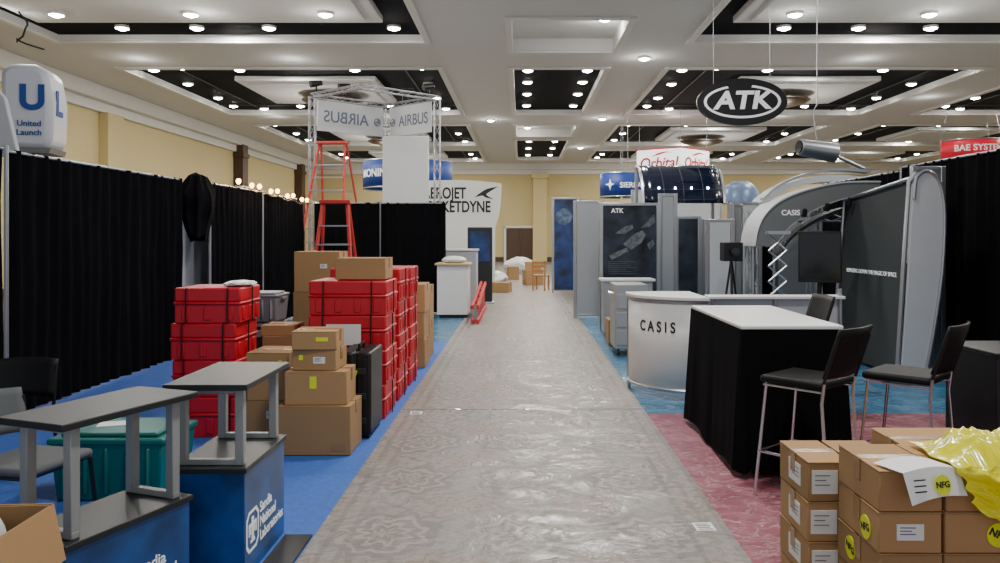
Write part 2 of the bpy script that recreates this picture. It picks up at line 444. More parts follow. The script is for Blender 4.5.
for (x, y, z) in ((1.9, 17.6, CZ + .3), (1.8, 33.3, CZ + .3), (.3, 35.2, CZ + .3), (3.2, 20.2, CZ), (3.2, 30.6, CZ), (-1.2, 31, CZ), (3.1, 40.6, CZ)):
    c = base.copy(); COL.objects.link(c); c.location = (x, y, z)
    glow(x, y, z - .3, 34 if y < 18 else 16)
for (x, y) in ((-10.4, 15.9), (-6.5, 15.9), (-4, 15.9), (5.6, 15.9), (8.5, 15.9), (11, 15.9)): glow(x, y, CZ - .4, 14)
for (x, y) in ((-9.5, 30.2), (-5, 30.2), (6, 30.2), (10, 30.2), (-10, 20.4), (-6, 20.4), (9, 20.4), (13.6, 26)): glow(x, y, CZ - .35, 12)
def chandelier(x, y):
    t = thing('bowl_chandelier', 'wide round bronze bowl chandelier hanging from white ceiling panel', 'chandelier', (x, y, CZ - .34), group='bronze chandeliers')
    G().lathe([(.05, -.16), (.4, -.13), (.85, -.02), (.92, .06), (.88, .06), (.8, 0), (.4, -.09), (.05, -.12)]).obj('bowl', GOLD, t)
    G().lathe([(.94, .04), (.98, .07), (.94, .1), (.9, .07)], n=32).obj('rim', BROWN, t)
    for k in range(3):
        a = k * 2.094; G().tube((.8 * math.cos(a), .8 * math.sin(a), .07), (.2 * math.cos(a), .2 * math.sin(a), .255), .012, 6).obj('suspension_rod', GOLD, t)
for r in slabs:
    if r[2] > 10 and r[2] < 35 and r[0] < 14: chandelier((r[0] + r[1]) / 2 + (.35 if r[0] < 0 else -.3), (r[2] + r[3]) / 2)

# ------------------------------------------------------------ lights
def area(name, loc, size, power, col=(1, .96, .91), rot=(0, 0, 0), sy=None):
    l = bpy.data.lights.new(name, 'AREA'); l.size = size; l.energy = power; l.color = col
    if sy: l.shape = 'RECTANGLE'; l.size_y = sy
    o = bpy.data.objects.new(name, l); COL.objects.link(o); o.location = loc; o.rotation_euler = rot
    return o
for a, b in big:
    for (c, d), pw in zip(rowsY, (420, 420, 380, 380)):
        for yy in ((c + 1, d - .5)):
            area('coffer_light', ((a + b) / 2, yy, CZ + .1 if yy > 17 else CZ - .1), .5, pw * .43, sy=.5)
for yy in (3, 7.5, 13, 18, 25, 34, 42):
    area('aisle_light', (1.05, yy, CZ - .08), .6, 245)
for r in slabs:
    if r[0] < 14:
        l = bpy.data.lights.new('ceiling_fill', 'POINT'); l.energy = 145; l.color = (1, .96, .91); l.shadow_soft_size = .3  # bare point light added below each slab to brighten the ceiling
        o = bpy.data.objects.new('ceiling_fill', l); COL.objects.link(o); o.location = ((r[0] + r[1]) / 2, (r[2] + r[3]) / 2, CZ - 1.4)
w = bpy.data.worlds.new('World'); SC.world = w; w.use_nodes = True
w.node_tree.nodes['Background'].inputs[0].default_value = (.86, .93, 1, 1)
w.node_tree.nodes['Background'].inputs[1].default_value = .7

# ------------------------------------------------------------ pipe and drape
def drape_mesh(p0, p1, z0, z1, amp=.04, per=.2, seed=0, sag=0, rows=10):
    p0 = Vector(p0); p1 = Vector(p1); d = p1 - p0; Ln = d.length; d.normalize(); nrm = Vector((-d.y, d.x))
    n = max(8, int(Ln / .025)); out = []
    for j in range(rows + 1):
        v = j / rows; row = []
        for i in range(n + 1):
            u = i / n * Ln
            ph = u / per * 2 * math.pi + 5 * noise.noise(Vector((u * .9, seed, 0)))
            a = amp * (.55 + .45 * (1 - v)) * (.5 + 1.2 * abs(noise.noise(Vector((u * 2, seed + 5, v * .6)))))
            off = a * math.sin(ph) + .03 * noise.noise(Vector((u * 3, v * 3, seed)))
            z = z0 + (z1 - z0) * v - sag * math.sin(math.pi * i / n) * v
            q = p0 + d * u + nrm * off
            row.append((q.x, q.y, z))
        out.append(row)
    return out
def bay(p0, p1, h, seed, label='black pipe-and-drape panel hanging in soft folds', sag=.015, m=None, z0=.02):
    t = thing('pipe_and_drape', label, 'drape', (p0[0], p0[1], .009), group='black booth drapes')
    q = (p1[0] - p0[0], p1[1] - p0[1])
    G().grid(drape_mesh((0, 0), q, z0, h, seed=seed, sag=sag)).obj('drape', m or BLACKC, t, recalc=False)
    G().tube((0, 0, 0), (0, 0, h + .03), .02).obj('upright', ALU, t)
    G().tube((0, 0, h - .02), (q[0], q[1], h - .02), .015).obj('crossbar', ALU, t)
    G().bb(-.2, .2, -.2, .2, .0, .009).obj('base_plate', ALU, t)
    return t
XL = -4.6
bay((XL, 3.0), (XL, 6.9), 2.44, 1); bay((XL, 6.95), (XL, 10.55), 2.42, 2)
bay((XL, 11.5), (XL, 13.8), 2.44, 3); bay((XL, 13.85), (XL, 16.4), 2.42, 4)
bay((-4.4, 16.5), (-3.0, 16.5), 2.36, 5); bay((-3.0, 16.55), (-1.6, 16.55), 2.36, 6)
rows = []
for j in range(15):
    v = j / 14; row = []
    z = 2.5 - .85 * v; rad = .2 + .22 * min(1, v * 4) - .2 * max(0, v - .35) / .65
    for i in range(33):
        a = 2 * math.pi * i / 32
        rr = rad * (1 + .13 * math.sin(a * 8 + v * 2) + .2 * noise.noise(Vector((math.cos(a), math.sin(a), v * 3))))
        row.append((.42 * rr * math.cos(a), rr * math.sin(a), z + .05 * noise.noise(Vector((a, v, 2))) - .08 * (math.sin(a) > 0) * v))
    rows.append(row)
rows.insert(0, [(x * .1, y * .6, z + .03) for x, y, z in rows[0]])
tag(G().grid(rows).obj('gathered_drape', BLACKC, loc=(XL + .02, 11.02, 0)), 'black drape gathered up and bunched over the crossbar', 'drape')
pn = thing('exhibit_board', 'plain light grey exhibit board standing behind the black drape', 'board', (XL - .35, 11.5, .009))
G().bb(-.03, .03, -1.1, 1.3, .05, 2.15).obj('panel', LGREY, pn, bevel=.01)
for yy in (-.75, .85): G().bb(-.15, .15, yy - .05, yy + .05, 0, .05).obj('foot', ALU, pn)
XR = 5.5
bay((XR, 8.3), (XR, 11.2), 2.65, 11); bay((XR, 11.25), (XR, 14.2), 2.6, 12)
bay((5.02, 8.1), (6.4, 8.1), 2.68, 13, 'tall black drape panel closing the booth side')
bay((4.0, 15.0), (5.4, 15.0), 2.3, 14, 'dark drape behind the grey exhibit booth')

def bulbz(y): return 2.52 - .035 * (y - 12.5) + .02 * math.sin(y * 7)
for k in range(9):
    y = 12.5 + k * .5 + .12 * (k % 2)
    t = thing('string_light_bulb', 'bare warm glowing bulb strung along the drape top', 'light', (XL + .06, y, bulbz(y) - .05), group='bulbs along the drape')
    t.scale = (.8, .8, .8)
    G().lathe([(.012, .02), (.035, .045), (.05, .085), (.042, .12), (.012, .14)], n=14).obj('bulb', BULB, t)
    G().lathe([(.025, -.03), (.028, .02), (.014, .03)], n=12).obj('socket', BLACKP, t)
    if k % 2 == 0:
        l = bpy.data.lights.new('bulb_light', 'POINT'); l.energy = 14; l.color = (1, .7, .4); l.shadow_soft_size = .06
        o = bpy.data.objects.new('bulb_light', l); COL.objects.link(o); o.location = (XL + .2, y, 2.62)
tag(G().path([(XL + .07, 12.3 + .2 * k, bulbz(12.3 + .2 * k) - .07) for k in range(22)], .012, 6).obj('string_light_cord', BLACKP), 'black cord carrying warm bulbs along the drape top', 'cord')

# ------------------------------------------------------------ cardboard boxes
def cbox(x0, x1, y0, y1, z0, z1, label='plain brown corrugated shipping box sealed with tape', rz=0, lab=None, nfg=None, grp='brown cardboard boxes', tape=True):
    cx, cy = (x0 + x1) / 2, (y0 + y1) / 2; w, d, h = x1 - x0, y1 - y0, z1 - z0
    t = thing('cardboard_box', label, 'box', (cx, cy, z0), rz, grp)
    b = G(); b.bb(-w / 2 + .003, w / 2 - .003, -d / 2 + .003, d / 2 - .003, .001, h - .006)
    b.obj('box_body', CARD, t, bevel=.006)
    for a in (-1, 1):
        f = G(); f.box((0, a * (d / 4), h - .0035), (w - .004, d / 2 - .004, .005)); f.obj('flap', CARD, t, bevel=.002)
    if tape:
        tp = G(); tp.bb(-w / 2, w / 2, -.028, .028, h - .001, h); tp.bb(-w / 2 - .001, -w / 2 + .003, -.028, .028, h - .09, h); tp.bb(w / 2 - .003, w / 2 + .001, -.028, .028, h - .09, h)
        tp.obj('packing_tape', TAPE, t, smooth=False)
    for (face, u, v, lw, lh, m) in (lab or []):
        gl = G()
        if face == 'f': gl.bb(u - lw / 2, u + lw / 2, -d / 2, -d / 2 + .004, v - lh / 2, v + lh / 2)
        elif face == 'l': gl.bb(-w / 2, -w / 2 + .004, u - lw / 2, u + lw / 2, v - lh / 2, v + lh / 2)
        lo = gl.obj('shipping_label', m, t, smooth=False)
        if m is PAPER:
            gi = G()
            for k in range(3):
                zz = v + lh * (.28 - .2 * k)
                if face == 'f': gi.bb(u - lw * .38, u + lw * (.2 - .15 * (k % 2)), -d / 2 - .0008, -d / 2, zz - .002, zz + .002)
                else: gi.bb(-w / 2 - .0008, -w / 2, u - lw * .38, u + lw * (.2 - .15 * (k % 2)), zz - .002, zz + .002)
            gi.obj('printed_line', GINK, lo, smooth=False)
    for (face, u, v, r, ang) in (nfg or []):
        rot = {'f': (R(90), R(ang), 0), 'l': (R(90), R(ang), R(-90))}[face]
        loc = {'f': (u, -d / 2, v), 'l': (-w / 2, u, v)}[face]
        st = G().lathe([(r, -.002), (r, .001)], n=32).obj('round_sticker', YELL, t, loc, rot)
        text('lettering', 'NFG', r * .85, INK, st, (0, 0, .0015), (0, 0, 0), ext=.0005, bold=.0015)
    return t
cbox(-1.82, -1.27, 5.80, 6.22, 0.01, .38, 'large brown shipping carton at the bottom of the stack', lab=[('f', .18, .06, .1, .05, TAPE)])
cbox(-1.78, -1.31, 5.83, 6.2, .38, .63, 'brown shipping carton with yellow sticker', lab=[('f', -.02, .17, .05, .09, YELL)], rz=.03)
cbox(-1.73, -1.39, 5.88, 6.2, .63, .79, lab=[('f', .04, .08, .09, .05, PAPER), ('f', -.1, .1, .03, .04, YELL)], rz=-.04)
cbox(-1.74, -1.40, 5.86, 6.2, .79, .93, lab=[('f', .06, .08, .09, .03, YELL)], rz=.05)
cbox(-2.22, -1.86, 6.26, 6.66, 0.01, .32, lab=[('f', .02, .2, .06, .06, PAPER)])
cbox(-2.22, -1.87, 6.27, 6.66, .32, .57, rz=.04)
cbox(-2.21, -1.85, 6.26, 6.66, .57, .71, 'flat brown carton on top of stack', lab=[('f', .1, .06, .03, .04, YELL)], rz=-.05)
cbox(-2.43, -2.0, 7.2, 7.6, 0.01, .42); cbox(-2.40, -2.02, 7.2, 7.55, .42, .72); cbox(-2.42, -2.1, 7.22, 7.55, .72, .82)
cbox(-2.66, -2.08, 9.0, 9.45, 0.01, .5); cbox(-2.64, -2.09, 9.0, 9.45, .5, 1.0); cbox(-2.63, -2.1, 9.0, 9.45, 1.0, 1.47, 'large brown carton at the top of tall stack', lab=[('f', .08, .3, .08, .05, PAPER)])
cbox(-1.85, -1.19, 9.65, 10.15, 0.01, .36); cbox(-1.83, -1.2, 9.65, 10.15, .36, .7); cbox(-1.84, -1.19, 9.65, 10.15, .7, 1.05)
cbox(-1.85, -1.22, 10.4, 10.9, 0.01, .5); cbox(-1.85, -1.22, 10.4, 10.9, .5, .98)

# ------------------------------------------------------------ red cases
def rcase(x0, x1, y0, y1, z0, h, rz=0, paper=False, label='red moulded plastic shipping case with ribbed sides and black straps'):
    w, d = x1 - x0, y1 - y0
    t = thing('storage_case', label, 'case', ((x0 + x1) / 2, (y0 + y1) / 2, z0), rz, 'stacked red shipping cases')
    rb = G().bb(-w / 2 + .016, w / 2 - .016, -d / 2 + .016, d / 2 - .016, 0, h * .56)
    n = max(3, int(w / .17))
    for k in range(n):
        x = -w / 2 + .1 + (w - .2) * k / (n - 1)
        rb.box((x, 0, h * .27), (.06, d - .014, h * .38))
    n = max(3, int(d / .17))
    for k in range(n):
        y = -d / 2 + .1 + (d - .2) * k / (n - 1)
        rb.box((0, y, h * .27), (w - .014, .06, h * .38))
    rb.obj('case_body', REDP, t, bevel=.006)
    lid = G(); lid.bb(-w / 2 + .004, w / 2 - .004, -d / 2 + .004, d / 2 - .004, h * .5, h * .6); lid.bb(-w / 2 + .012, w / 2 - .012, -d / 2 + .012, d / 2 - .012, h * .59, h * .99)
    lid.obj('lid', REDP, t, bevel=.014)
    for x in (-w * .3, w * .3):
        G().path([(x, -d / 2 - .002, .0), (x, -d / 2 - .002, h * .98), (x, d / 2 + .002, h * .98), (x, d / 2 + .002, .0)], .006, 6).obj('strap', BLACKP, t)
    G().path([(w / 2 + .002, 0, .0), (w / 2 + .002, 0, h * .98)], .006, 6).obj('strap', BLACKP, t)
    if paper:
        G().bb(-w * .25, w * .18, -d / 2 - .014, -d / 2 - .011, h * .15, h * .75).obj('shipping_label', PAPER, t, smooth=False)
    return t
zz = 0.01
for k, (h, dx, r) in enumerate([(.33, .05, .02), (.3, 0.02, -.03), (.3, 0, 0), (.29, .03, .02)]):
    rcase(-2.87 + dx, -2.31 + dx, 6.32, 6.86, zz, h, r); zz += h
for st, (y0, hs) in enumerate([(6.95, (.31, .31, .31, .31)), (7.72, (.33, .33, .33, .33)), (8.5, (.32, .33, .33, .32))]):
    zz = .01
    for k, h in enumerate(hs):
        rcase(-1.92 + .01 * (k % 2), -1.2 + .01 * (k % 2), y0, y0 + .6, zz, h, .008 * (k % 3 - 1), paper=(st == 0 and k == 2)); zz += h
cbox(-1.68, -1.22, 7.02, 7.42, 1.255, 1.45, 'brown carton with loose flaps lying on red shipping cases')
cbox(-1.85, -1.55, 7.8, 8.1, 1.34, 1.4, 'flat brown carton lying on red shipping cases')
def crumple(name, label, cat, loc, sz, m, seed, amp=.35, sub=4, flat_=.0, parent=None):
    bm = bmesh.new(); bmesh.ops.create_icosphere(bm, subdivisions=sub, radius=1)
    for v in bm.verts:
        p = v.co.copy(); n = 0; f = 1.6; a = amp
        for o_ in range(4):
            n += a * (1 - 2 * abs(noise.noise(p * f + Vector((seed, seed * 2, o_))))); f *= 2; a *= .5
        q = p * (1 + n * .5)
        v.co = Vector((q.x * sz[0], q.y * sz[1], max(q.z * sz[2], -sz[2] * .8 + flat_)))
    mn = min(v.co.z for v in bm.verts)
    for v in bm.verts: v.co.z -= mn
    me = bpy.data.meshes.new(name); bm.to_mesh(me); bm.free(); me.materials.append(m); me.shade_smooth(); me.set_sharp_from_angle(angle=R(50))
    o = place(name, me, parent, loc)
    if cat: tag(o, label, cat)
    return o
crumple('plastic_film', 'wad of clear plastic film and paper on red case', 'film', (-2.38, 6.6, 1.235), (.1, .16, .02), CLEAR, 3)

def hcase(x0, x1, y0, y1, z0, h, label='black hard-shell equipment case standing upright with handle', m=BLACKP, tagged=False):
    w, d = x1 - x0, y1 - y0
    t = thing('hard_case', label, 'case', ((x0 + x1) / 2, (y0 + y1) / 2, z0), 0, 'hard equipment cases')
    G().bb(-w / 2, -.006, -d / 2, d / 2, .03, h).obj('case_shell', m, t, bevel=.02)
    G().bb(.006, w / 2, -d / 2, d / 2, .03, h).obj('case_shell', m, t, bevel=.02)
    for z in (.15, .35, .55): G().box((0, -d / 2 - .006, z * h / .7), (w * .7, .02, .05)).obj('latch', DGREY, t, bevel=.004)
    G().bb(-.012, .012, -d / 2 + .01, d / 2 - .01, .05, h - .01).obj('seal', DGREY, t)
    for x in (-w * .3, w * .3):
        G().bb(x - .02, x + .02, -d / 2 - .008, d / 2 + .004, .06, h - .05).obj('rib', m, t, bevel=.005)
    G().path([(0, -.09, h - .01), (0, -.09, h + .04), (0, .09, h + .04), (0, .09, h - .01)], .011).obj('handle', m, t)
    for yy in (-d / 2 + .05, d / 2 - .05): G().tube((-w / 2 + .02, yy, .03), (w / 2 - .02, yy, .03), .03, 14).obj('wheel', BLACKP, t)
    if tagged:
        G().box((0, 0, 0), (.06, .004, .13), M4=Matrix.Rotation(.3, 3, 'Y')).obj('luggage_tag', YELL, t, loc=(-.02, -d / 2 - .03, h * .72))
    return t
hcase(-1.47, -1.21, 6.27, 6.8, 0.01, .70, tagged=True)
hcase(-1.98, -1.78, 6.72, 6.9, 0.01, .66, 'black hard-shell equipment case behind the brown cartons')
def roadcase(x0, x1, y0, y1, z0, h):
    w, d = x1 - x0, y1 - y0
    t = thing('road_case', 'dark road case with aluminium edges and latches', 'case', ((x0 + x1) / 2, (y0 + y1) / 2, z0))
    G().bb(-w / 2 + .01, w / 2 - .01, -d / 2 + .01, d / 2 - .01, .01, h - .01).obj('case_body', DGREY, t)
    gg = G()
    for a in (-1, 1):
        for b in (-1, 1):
            gg.box((a * (w / 2 - .012), b * (d / 2 - .012), h / 2), (.03, .03, h))
            gg.box((0, a * (d / 2 - .012), h / 2 + b * (h / 2 - .015)), (w, .03, .03)); gg.box((a * (w / 2 - .012), 0, h / 2 + b * (h / 2 - .015)), (.03, d, .03))
    gg.obj('edge_trim', ALU, t, bevel=.003)
    for x in (-.1, .1): G().box((x, -d / 2 - .003, h * .7), (.06, .015, .07)).obj('latch', ALU, t, bevel=.003)
roadcase(-2.92, -2.5, 7.7, 8.2, 0.01, .45); roadcase(-2.9, -2.5, 7.7, 8.2, .46, .32)
def tote(x0, x1, y0, y1, z0, h, m, label, paper=False):
    w, d = x1 - x0, y1 - y0
    t = thing('storage_tote', label, 'tote', ((x0 + x1) / 2, (y0 + y1) / 2, z0), group='plastic totes')
    b = G(); a = .88
    vs = [(-w / 2 * a, -d / 2 * a, 0), (w / 2 * a, -d / 2 * a, 0), (w / 2 * a, d / 2 * a, 0), (-w / 2 * a, d / 2 * a, 0)]
    a = .97; vs += [(-w / 2 * a, -d / 2 * a, h * .88), (w / 2 * a, -d / 2 * a, h * .88), (w / 2 * a, d / 2 * a, h * .88), (-w / 2 * a, d / 2 * a, h * .88)]
    b.add(vs, [(3, 2, 1, 0), (4, 5, 6, 7), (0, 1, 5, 4), (1, 2, 6, 5), (2, 3, 7, 6), (3, 0, 4, 7)])
    for k in range(5):
        x = -w * .36 + w * .18 * k; b.box((x, -d * .468, h * .45), (.03, .03, h * .7))
    b.obj('tote_body', m, t, bevel=.015)
    l = G(); l.bb(-w / 2, w / 2, -d / 2, d / 2, h * .84, h * .93); l.bb(-w * .42, w * .42, -d * .4, d * .4, h * .93, h * .995); l.obj('lid', m, t, bevel=.01)
    for a in (-1, 1): G().box((a * w / 2, 0, h * .78), (.03, .14, .03)).obj('handle', m, t, bevel=.005)
    if paper: G().box((0, 0, 0), (.2, .13, .003), rz=.3).obj('paper_sheet', PAPER, t, loc=(-.08, .02, h + .001))
tote(-2.92, -2.2, 4.78, 5.3, 0.009, .42, TEAL, 'teal green plastic storage tote with lid on blue carpet', True)
tote(-2.90, -2.42, 7.72, 8.15, .785, .3, GREYPL, 'grey plastic storage tote with lid stacked on road case')

# ------------------------------------------------------------ kiosks
def kiosk(loc, rz, w, d, hb, ht, label, lz, ls, ty):
    t = thing('display_kiosk', label, 'kiosk', loc, rz, 'blue display kiosks')
    G().bb(-w / 2 + .012, w / 2 - .012, -d / 2 + .012, d / 2 - .012, .0, hb - .025).obj('cabinet', BLUEG, t, bevel=.004)
    G().bb(-w / 2, w / 2, -d / 2, d / 2, hb - .025, hb).obj('lower_worktop', DGREY, t, bevel=.004)
    G().bb(-w / 2 - .01, w / 2 + .01, -d / 2 - .02, d / 2 + .02, ht - .028, ht).obj('raised_worktop', DGREY, t, bevel=.005)
    for sy in (-1, 1):
        y = sy * (d / 2 - .07)
        fr = G().box((0, y, hb + .0145), (w - .06, .035, .027)).obj('support_frame', GREYM, t, bevel=.003)
        G().box((0, y, ht - .043), (w - .06, .035, .028)).obj('crossbar', GREYM, fr, bevel=.003)
        for sx in (-1, 1):
            G().box((0, 0, 0), (.042, .042, ht - hb - .03)).obj('leg', GREYM, fr, loc=(sx * (w / 2 - .052), y, (hb + ht - .028) / 2), bevel=.004)
    x = w / 2 - .011
    e = G(); y0 = ty
    W2, H2, q = .088, .10, .034
    oct_ = [(-W2 + q, -H2), (W2 - q, -H2), (W2, -H2 + q), (W2, H2 - q), (W2 - q, H2), (-W2 + q, H2), (-W2, H2 - q), (-W2, -H2 + q)]
    n = 8; k2 = .82
    e.add([(0, a, b) for a, b in oct_] + [(0, a * k2, b * (k2 + .02)) for a, b in oct_], [(i, (i + 1) % n, n + (i + 1) % n, n + i) for i in range(n)])
    for (a, b, c, h_) in ((0, .052, .03, .022), (0, .028, .11, .016), (0, .0, .024, .08), (0, -.052, .06, .013), (0, -.036, .036, .012),
                          (-.048, .006, .013, .055), (.048, .006, .013, .055), (-.027, .004, .011, .042), (.027, .004, .011, .042)):
        e.box((0, a, b), (.002, c, h_))
    e.obj('emblem', WINK, t, loc=(x + .002, y0, lz), smooth=False, recalc=False)
    for k, tx in enumerate(('Sandia', 'National', 'Laboratories')):
        text('lettering', tx, ls, WINK, t, (x + .002, y0 + .105, lz + .066 - k * ls * .95), FPX, align='LEFT', ext=.001, bold=.0008, sx=.98)
    return t
kiosk((-1.49, 4.0, .009), 0, .38, .64, .54, .94, 'blue graphic kiosk with raised dark grey worktop on metal frame', .21, .074, -.205)
kiosk((-1.745, 3.26, .009), R(-21), .34, .64, .48, .94, 'blue kiosk with dark raised shelf on pale metal legs', .19, .07, -.11)

t = thing('cardboard_box', 'open brown carton with white foam wrap spilling out', 'box', (-1.86, 2.38, 0.009), .05)
b = G(); W, D, H = .6, .42, .74
b.bb(-W / 2, W / 2, -D / 2, -D / 2 + .006, 0, H); b.bb(-W / 2, W / 2, D / 2 - .006, D / 2, 0, H); b.bb(-W / 2, -W / 2 + .006, -D / 2, D / 2, 0, H); b.bb(W / 2 - .006, W / 2, -D / 2, D / 2, 0, H); b.bb(-W / 2, W / 2, -D / 2, D / 2, 0, .006)
b.bb(-W / 2, W / 2, -D / 2, D / 2, .45, .456)
b.obj('box_body', CARD, t)
G().box((0, 0, 0), (.005, D, .19), M4=Matrix.Rotation(R(-12), 3, 'Y')).obj('flap', CARD, t, loc=(W / 2 + .024, 0, H - .09))
G().box((0, 0, 0), (W, .005, .19), M4=Matrix.Rotation(R(12), 3, 'X')).obj('flap', CARD, t, loc=(0, D / 2 + .024, H - .09))
crumple('foam_wrap', 'crumpled white foam packing wrap lying in the open carton', 'packing material', (-1.84, 2.40, .475), (.18, .13, .22), CLEAR, 9, .4)

# ------------------------------------------------------------ chairs
def schair(loc, rz, m, label, sc=1):
    t = thing('side_chair', label, 'chair', loc, rz, 'stacking side chairs')
    t.scale = (1, 1, sc)
    G().box((0, 0, .45), (.46, .44, .055)).obj('seat', m, t, bevel=.022)
    rows = []
    for j in range(7):
        v = j / 6; z = .56 + .29 * v
        rows.append([(-.23 + .46 * i / 10, .23 + .06 * v + .045 * math.sin(math.pi * i / 10), z + .015 * math.sin(math.pi * i / 10)) for i in range(11)])
    G().grid(rows).obj('backrest', m, t, solid=.035, recalc=False)
    for sx in (-1, 1):
        G().path([(sx * .22, -.2, .42), (sx * .24, -.23, .0)], .012).obj('leg', BLACKP, t)
        G().path([(sx * .23, .27, .8), (sx * .225, .22, .45), (sx * .24, .27, 0)], .012).obj('leg', BLACKP, t)
    G().path([(-.225, .22, .42), (-.225, -.2, .42), (.225, -.2, .42), (.225, .22, .42)], .011).obj('seat_rail', BLACKP, t)
schair((-3.45, 5.2, .012), R(15), BLACKV, 'black stacking side chair with padded seat beside drape', .9)
schair((-2.72, 4.3, .012), R(78), GREYF, 'grey upholstered side chair behind the kiosk shelf', .88)

def stool(loc, rz, label='black vinyl bar stool with backrest and chrome tube frame', sh=.74):
    t = thing('bar_stool', label, 'stool', loc, rz, 'bar stools at the high table')
    G().box((0, 0, sh), (.42, .42, .05)).obj('seat', BLACKV, t, bevel=.02)
    rows = []
    for j in range(7):
        v = j / 6; z = sh + .05 + .30 * v
        rows.append([(-.21 + .42 * i / 12, .215 + .10 * v + .03 * math.sin(math.pi * i / 12), z) for i in range(13)])
    G().grid(rows).obj('backrest', BLACKV, t, solid=.018, recalc=False)
    for sx in (-1, 1):
        G().path([(sx * .19, -.17, sh - .02), (sx * .2, -.21, .3), (sx * .21, -.24, 0)], .010).obj('leg', CHROME, t)
        G().path([(sx * .2, .215, sh + .02), (sx * .2, .2, sh - .1), (sx * .21, .25, 0)], .010).obj('leg', CHROME, t)
        G().path([(sx * .205, .305, sh + .3), (sx * .205, .215, sh + .02)], .010).obj('back_upright', BLACKP, t)
    z = .28
    G().path([(-.205, -.215, z), (.205, -.215, z), (.205, .235, z), (-.205, .235, z)], .009, 8, True).obj('footrest', CHROME, t)
    G().path([(-.195, .2, sh - .035), (-.195, -.18, sh - .035), (.195, -.18, sh - .035), (.195, .2, sh - .035)], .009).obj('seat_rail', CHROME, t)
    return t
st = stool((1.80, 4.90, .012), R(-138))
dup(st, (2.50, 5.05, .012), R(-134)); dup(st, (2.5, 7.2, .012), R(-85), 'black bar stool pushed up behind the high table')

# ------------------------------------------------------------ high table with cloth
X0, X1, Y0, Y1, TZ = 1.50, 2.2, 5.3, 6.85, 1.03
t = thing('high_table', 'bar-height table with white top and black fitted cloth', 'table', ((X0 + X1) / 2, (Y0 + Y1) / 2, .009))
w, d = X1 - X0, Y1 - Y0
G().bb(-w / 2, w / 2, -d / 2, d / 2, TZ - .03, TZ).obj('tabletop', WHITE, t, bevel=.008)
per = []
N_ = 60
def lerp(a, b, k): return (a[0] + (b[0] - a[0]) * k, a[1] + (b[1] - a[1]) * k)
cs = [(-w / 2, -d / 2), (w / 2, -d / 2), (w / 2, d / 2), (-w / 2, d / 2)]
for i in range(4):
    for k in range(N_): per.append(lerp(cs[i], cs[(i + 1) % 4], k / N_))
per.append(per[0]); rows = []
for j in range(13):
    v = j / 12; row = []
    for i, (x, y) in enumerate(per):
        ii = i % 240; sgm = ii // 60; u = (ii % 60) / 60
        edge = 1 - min(u, 1 - u) * 2
        a = .028 * v * (1 if sgm in (0, 2) else .35) * (.5 + abs(noise.noise(Vector((ii * .05, 3, 0)))))
        o_ = a * math.sin(ii * 2 * math.pi / (7.5 if sgm in (0, 2) else 20) + noise.noise(Vector((ii * .1, 0, 0))) * 2) + .035 * v + .03 * v * edge ** 4
        n = [(0, -1), (1, 0), (0, 1), (-1, 0)][sgm]
        row.append((x * 1.008 + n[0] * o_, y * 1.008 + n[1] * o_, TZ - .025 - (TZ - .06) * v + .02 * math.sin(u * 9) * v))
    rows.append(row)
G().grid(rows).obj('table_skirt', BLACKC, t, recalc=False)
for a in (-1, 1): G().lathe([(.22, 0), (.2, .02), (.04, .04), (.03, .06), (.03, TZ - .04)], (0, a * d * .3, 0)).obj('pedestal', ALU, t)

t = thing('display_plinth', 'plain black laminate display plinth beside the bar stools', 'plinth', (3.30, 5.2, .009))
G().bb(-.3, .3, -.3, .3, .05, .88).obj('plinth_body', BLACKP, t, bevel=.006)
G().bb(-.27, .27, -.27, .27, 0, .05).obj('toe_kick', DGREY, t)
G().bb(-.31, .31, -.31, .31, .88, .90).obj('top_panel', BLACKP, t, bevel=.004)

# ------------------------------------------------------------ foreground cartons
zs = [.01, .18, .35, .52, .69]
for k in range(4):
    cbox(1.215, 1.40, 3.30, 3.66, zs[k], zs[k + 1], 'small brown carton with white shipping labels in a stack', lab=[('f', -.02, .085, .11, .1, PAPER), ('l', -.02, .085, .14, .09, PAPER)], rz=.02 * (k % 2) - .01, grp='foreground cartons')
    cbox(1.41, 1.62, 3.30, 3.66, zs[k], zs[k + 1], 'small brown carton in a tightly packed stack', grp='foreground cartons')
for c in range(3):
    x0 = 1.325 + c * .245
    for k in range(5):
        z0 = .01 + k * .154
        nf = []
        if c == 0 and k == 3: nf = [('l', -.08, .06, .045, -10)]
        if c == 1 and k == 3: nf = [('f', .08, .07, .045, 25)]
        if c == 2 and k == 3: nf = [('f', .05, .06, .045, 10)]
        if c == 0 and k == 2: nf = [('l', .06, .08, .045, 15)]
        lb = [('f', .0, .08, .1, .06, PAPER)] if (c == 0 and k == 3) else None
        cbox(x0, x0 + .24, 2.88, 3.26, z0, z0 + .154, 'brown carton with round yellow sticker in a stack' if nf else 'small brown carton in a tightly packed stack', nfg=nf, lab=lb, rz=.014 * ((c + k) % 3 - 1), grp='foreground cartons')
cbox(1.66, 2.04, 3.32, 3.7, .01, .4, grp='foreground cartons'); cbox(1.66, 2.04, 3.32, 3.7, .4, .74, grp='foreground cartons')
t = thing('packing_slip', 'curled white paper sheet with yellow round sticker on cartons', 'paper', (1.47, 2.915, .785), R(14))
rows = []
for j in range(13):
    v = j / 12; rr = []
    for i in range(9):
        u = i / 8; x = -.12 + .24 * u + .03 * v
        y = .07 - .14 * min(v / .5, 1) - (.03 * (v - .5) * 2 if v > .5 else 0)
        z = .015 * abs(math.sin(u * 3)) + (0 if v < .5 else -(v - .5) * 2 * .11 + .03 * u * (v - .5))
        rr.append((x, y, z + .004))
    rows.append(rr)
G().grid(rows).obj('sheet', PAPER, t, recalc=False)
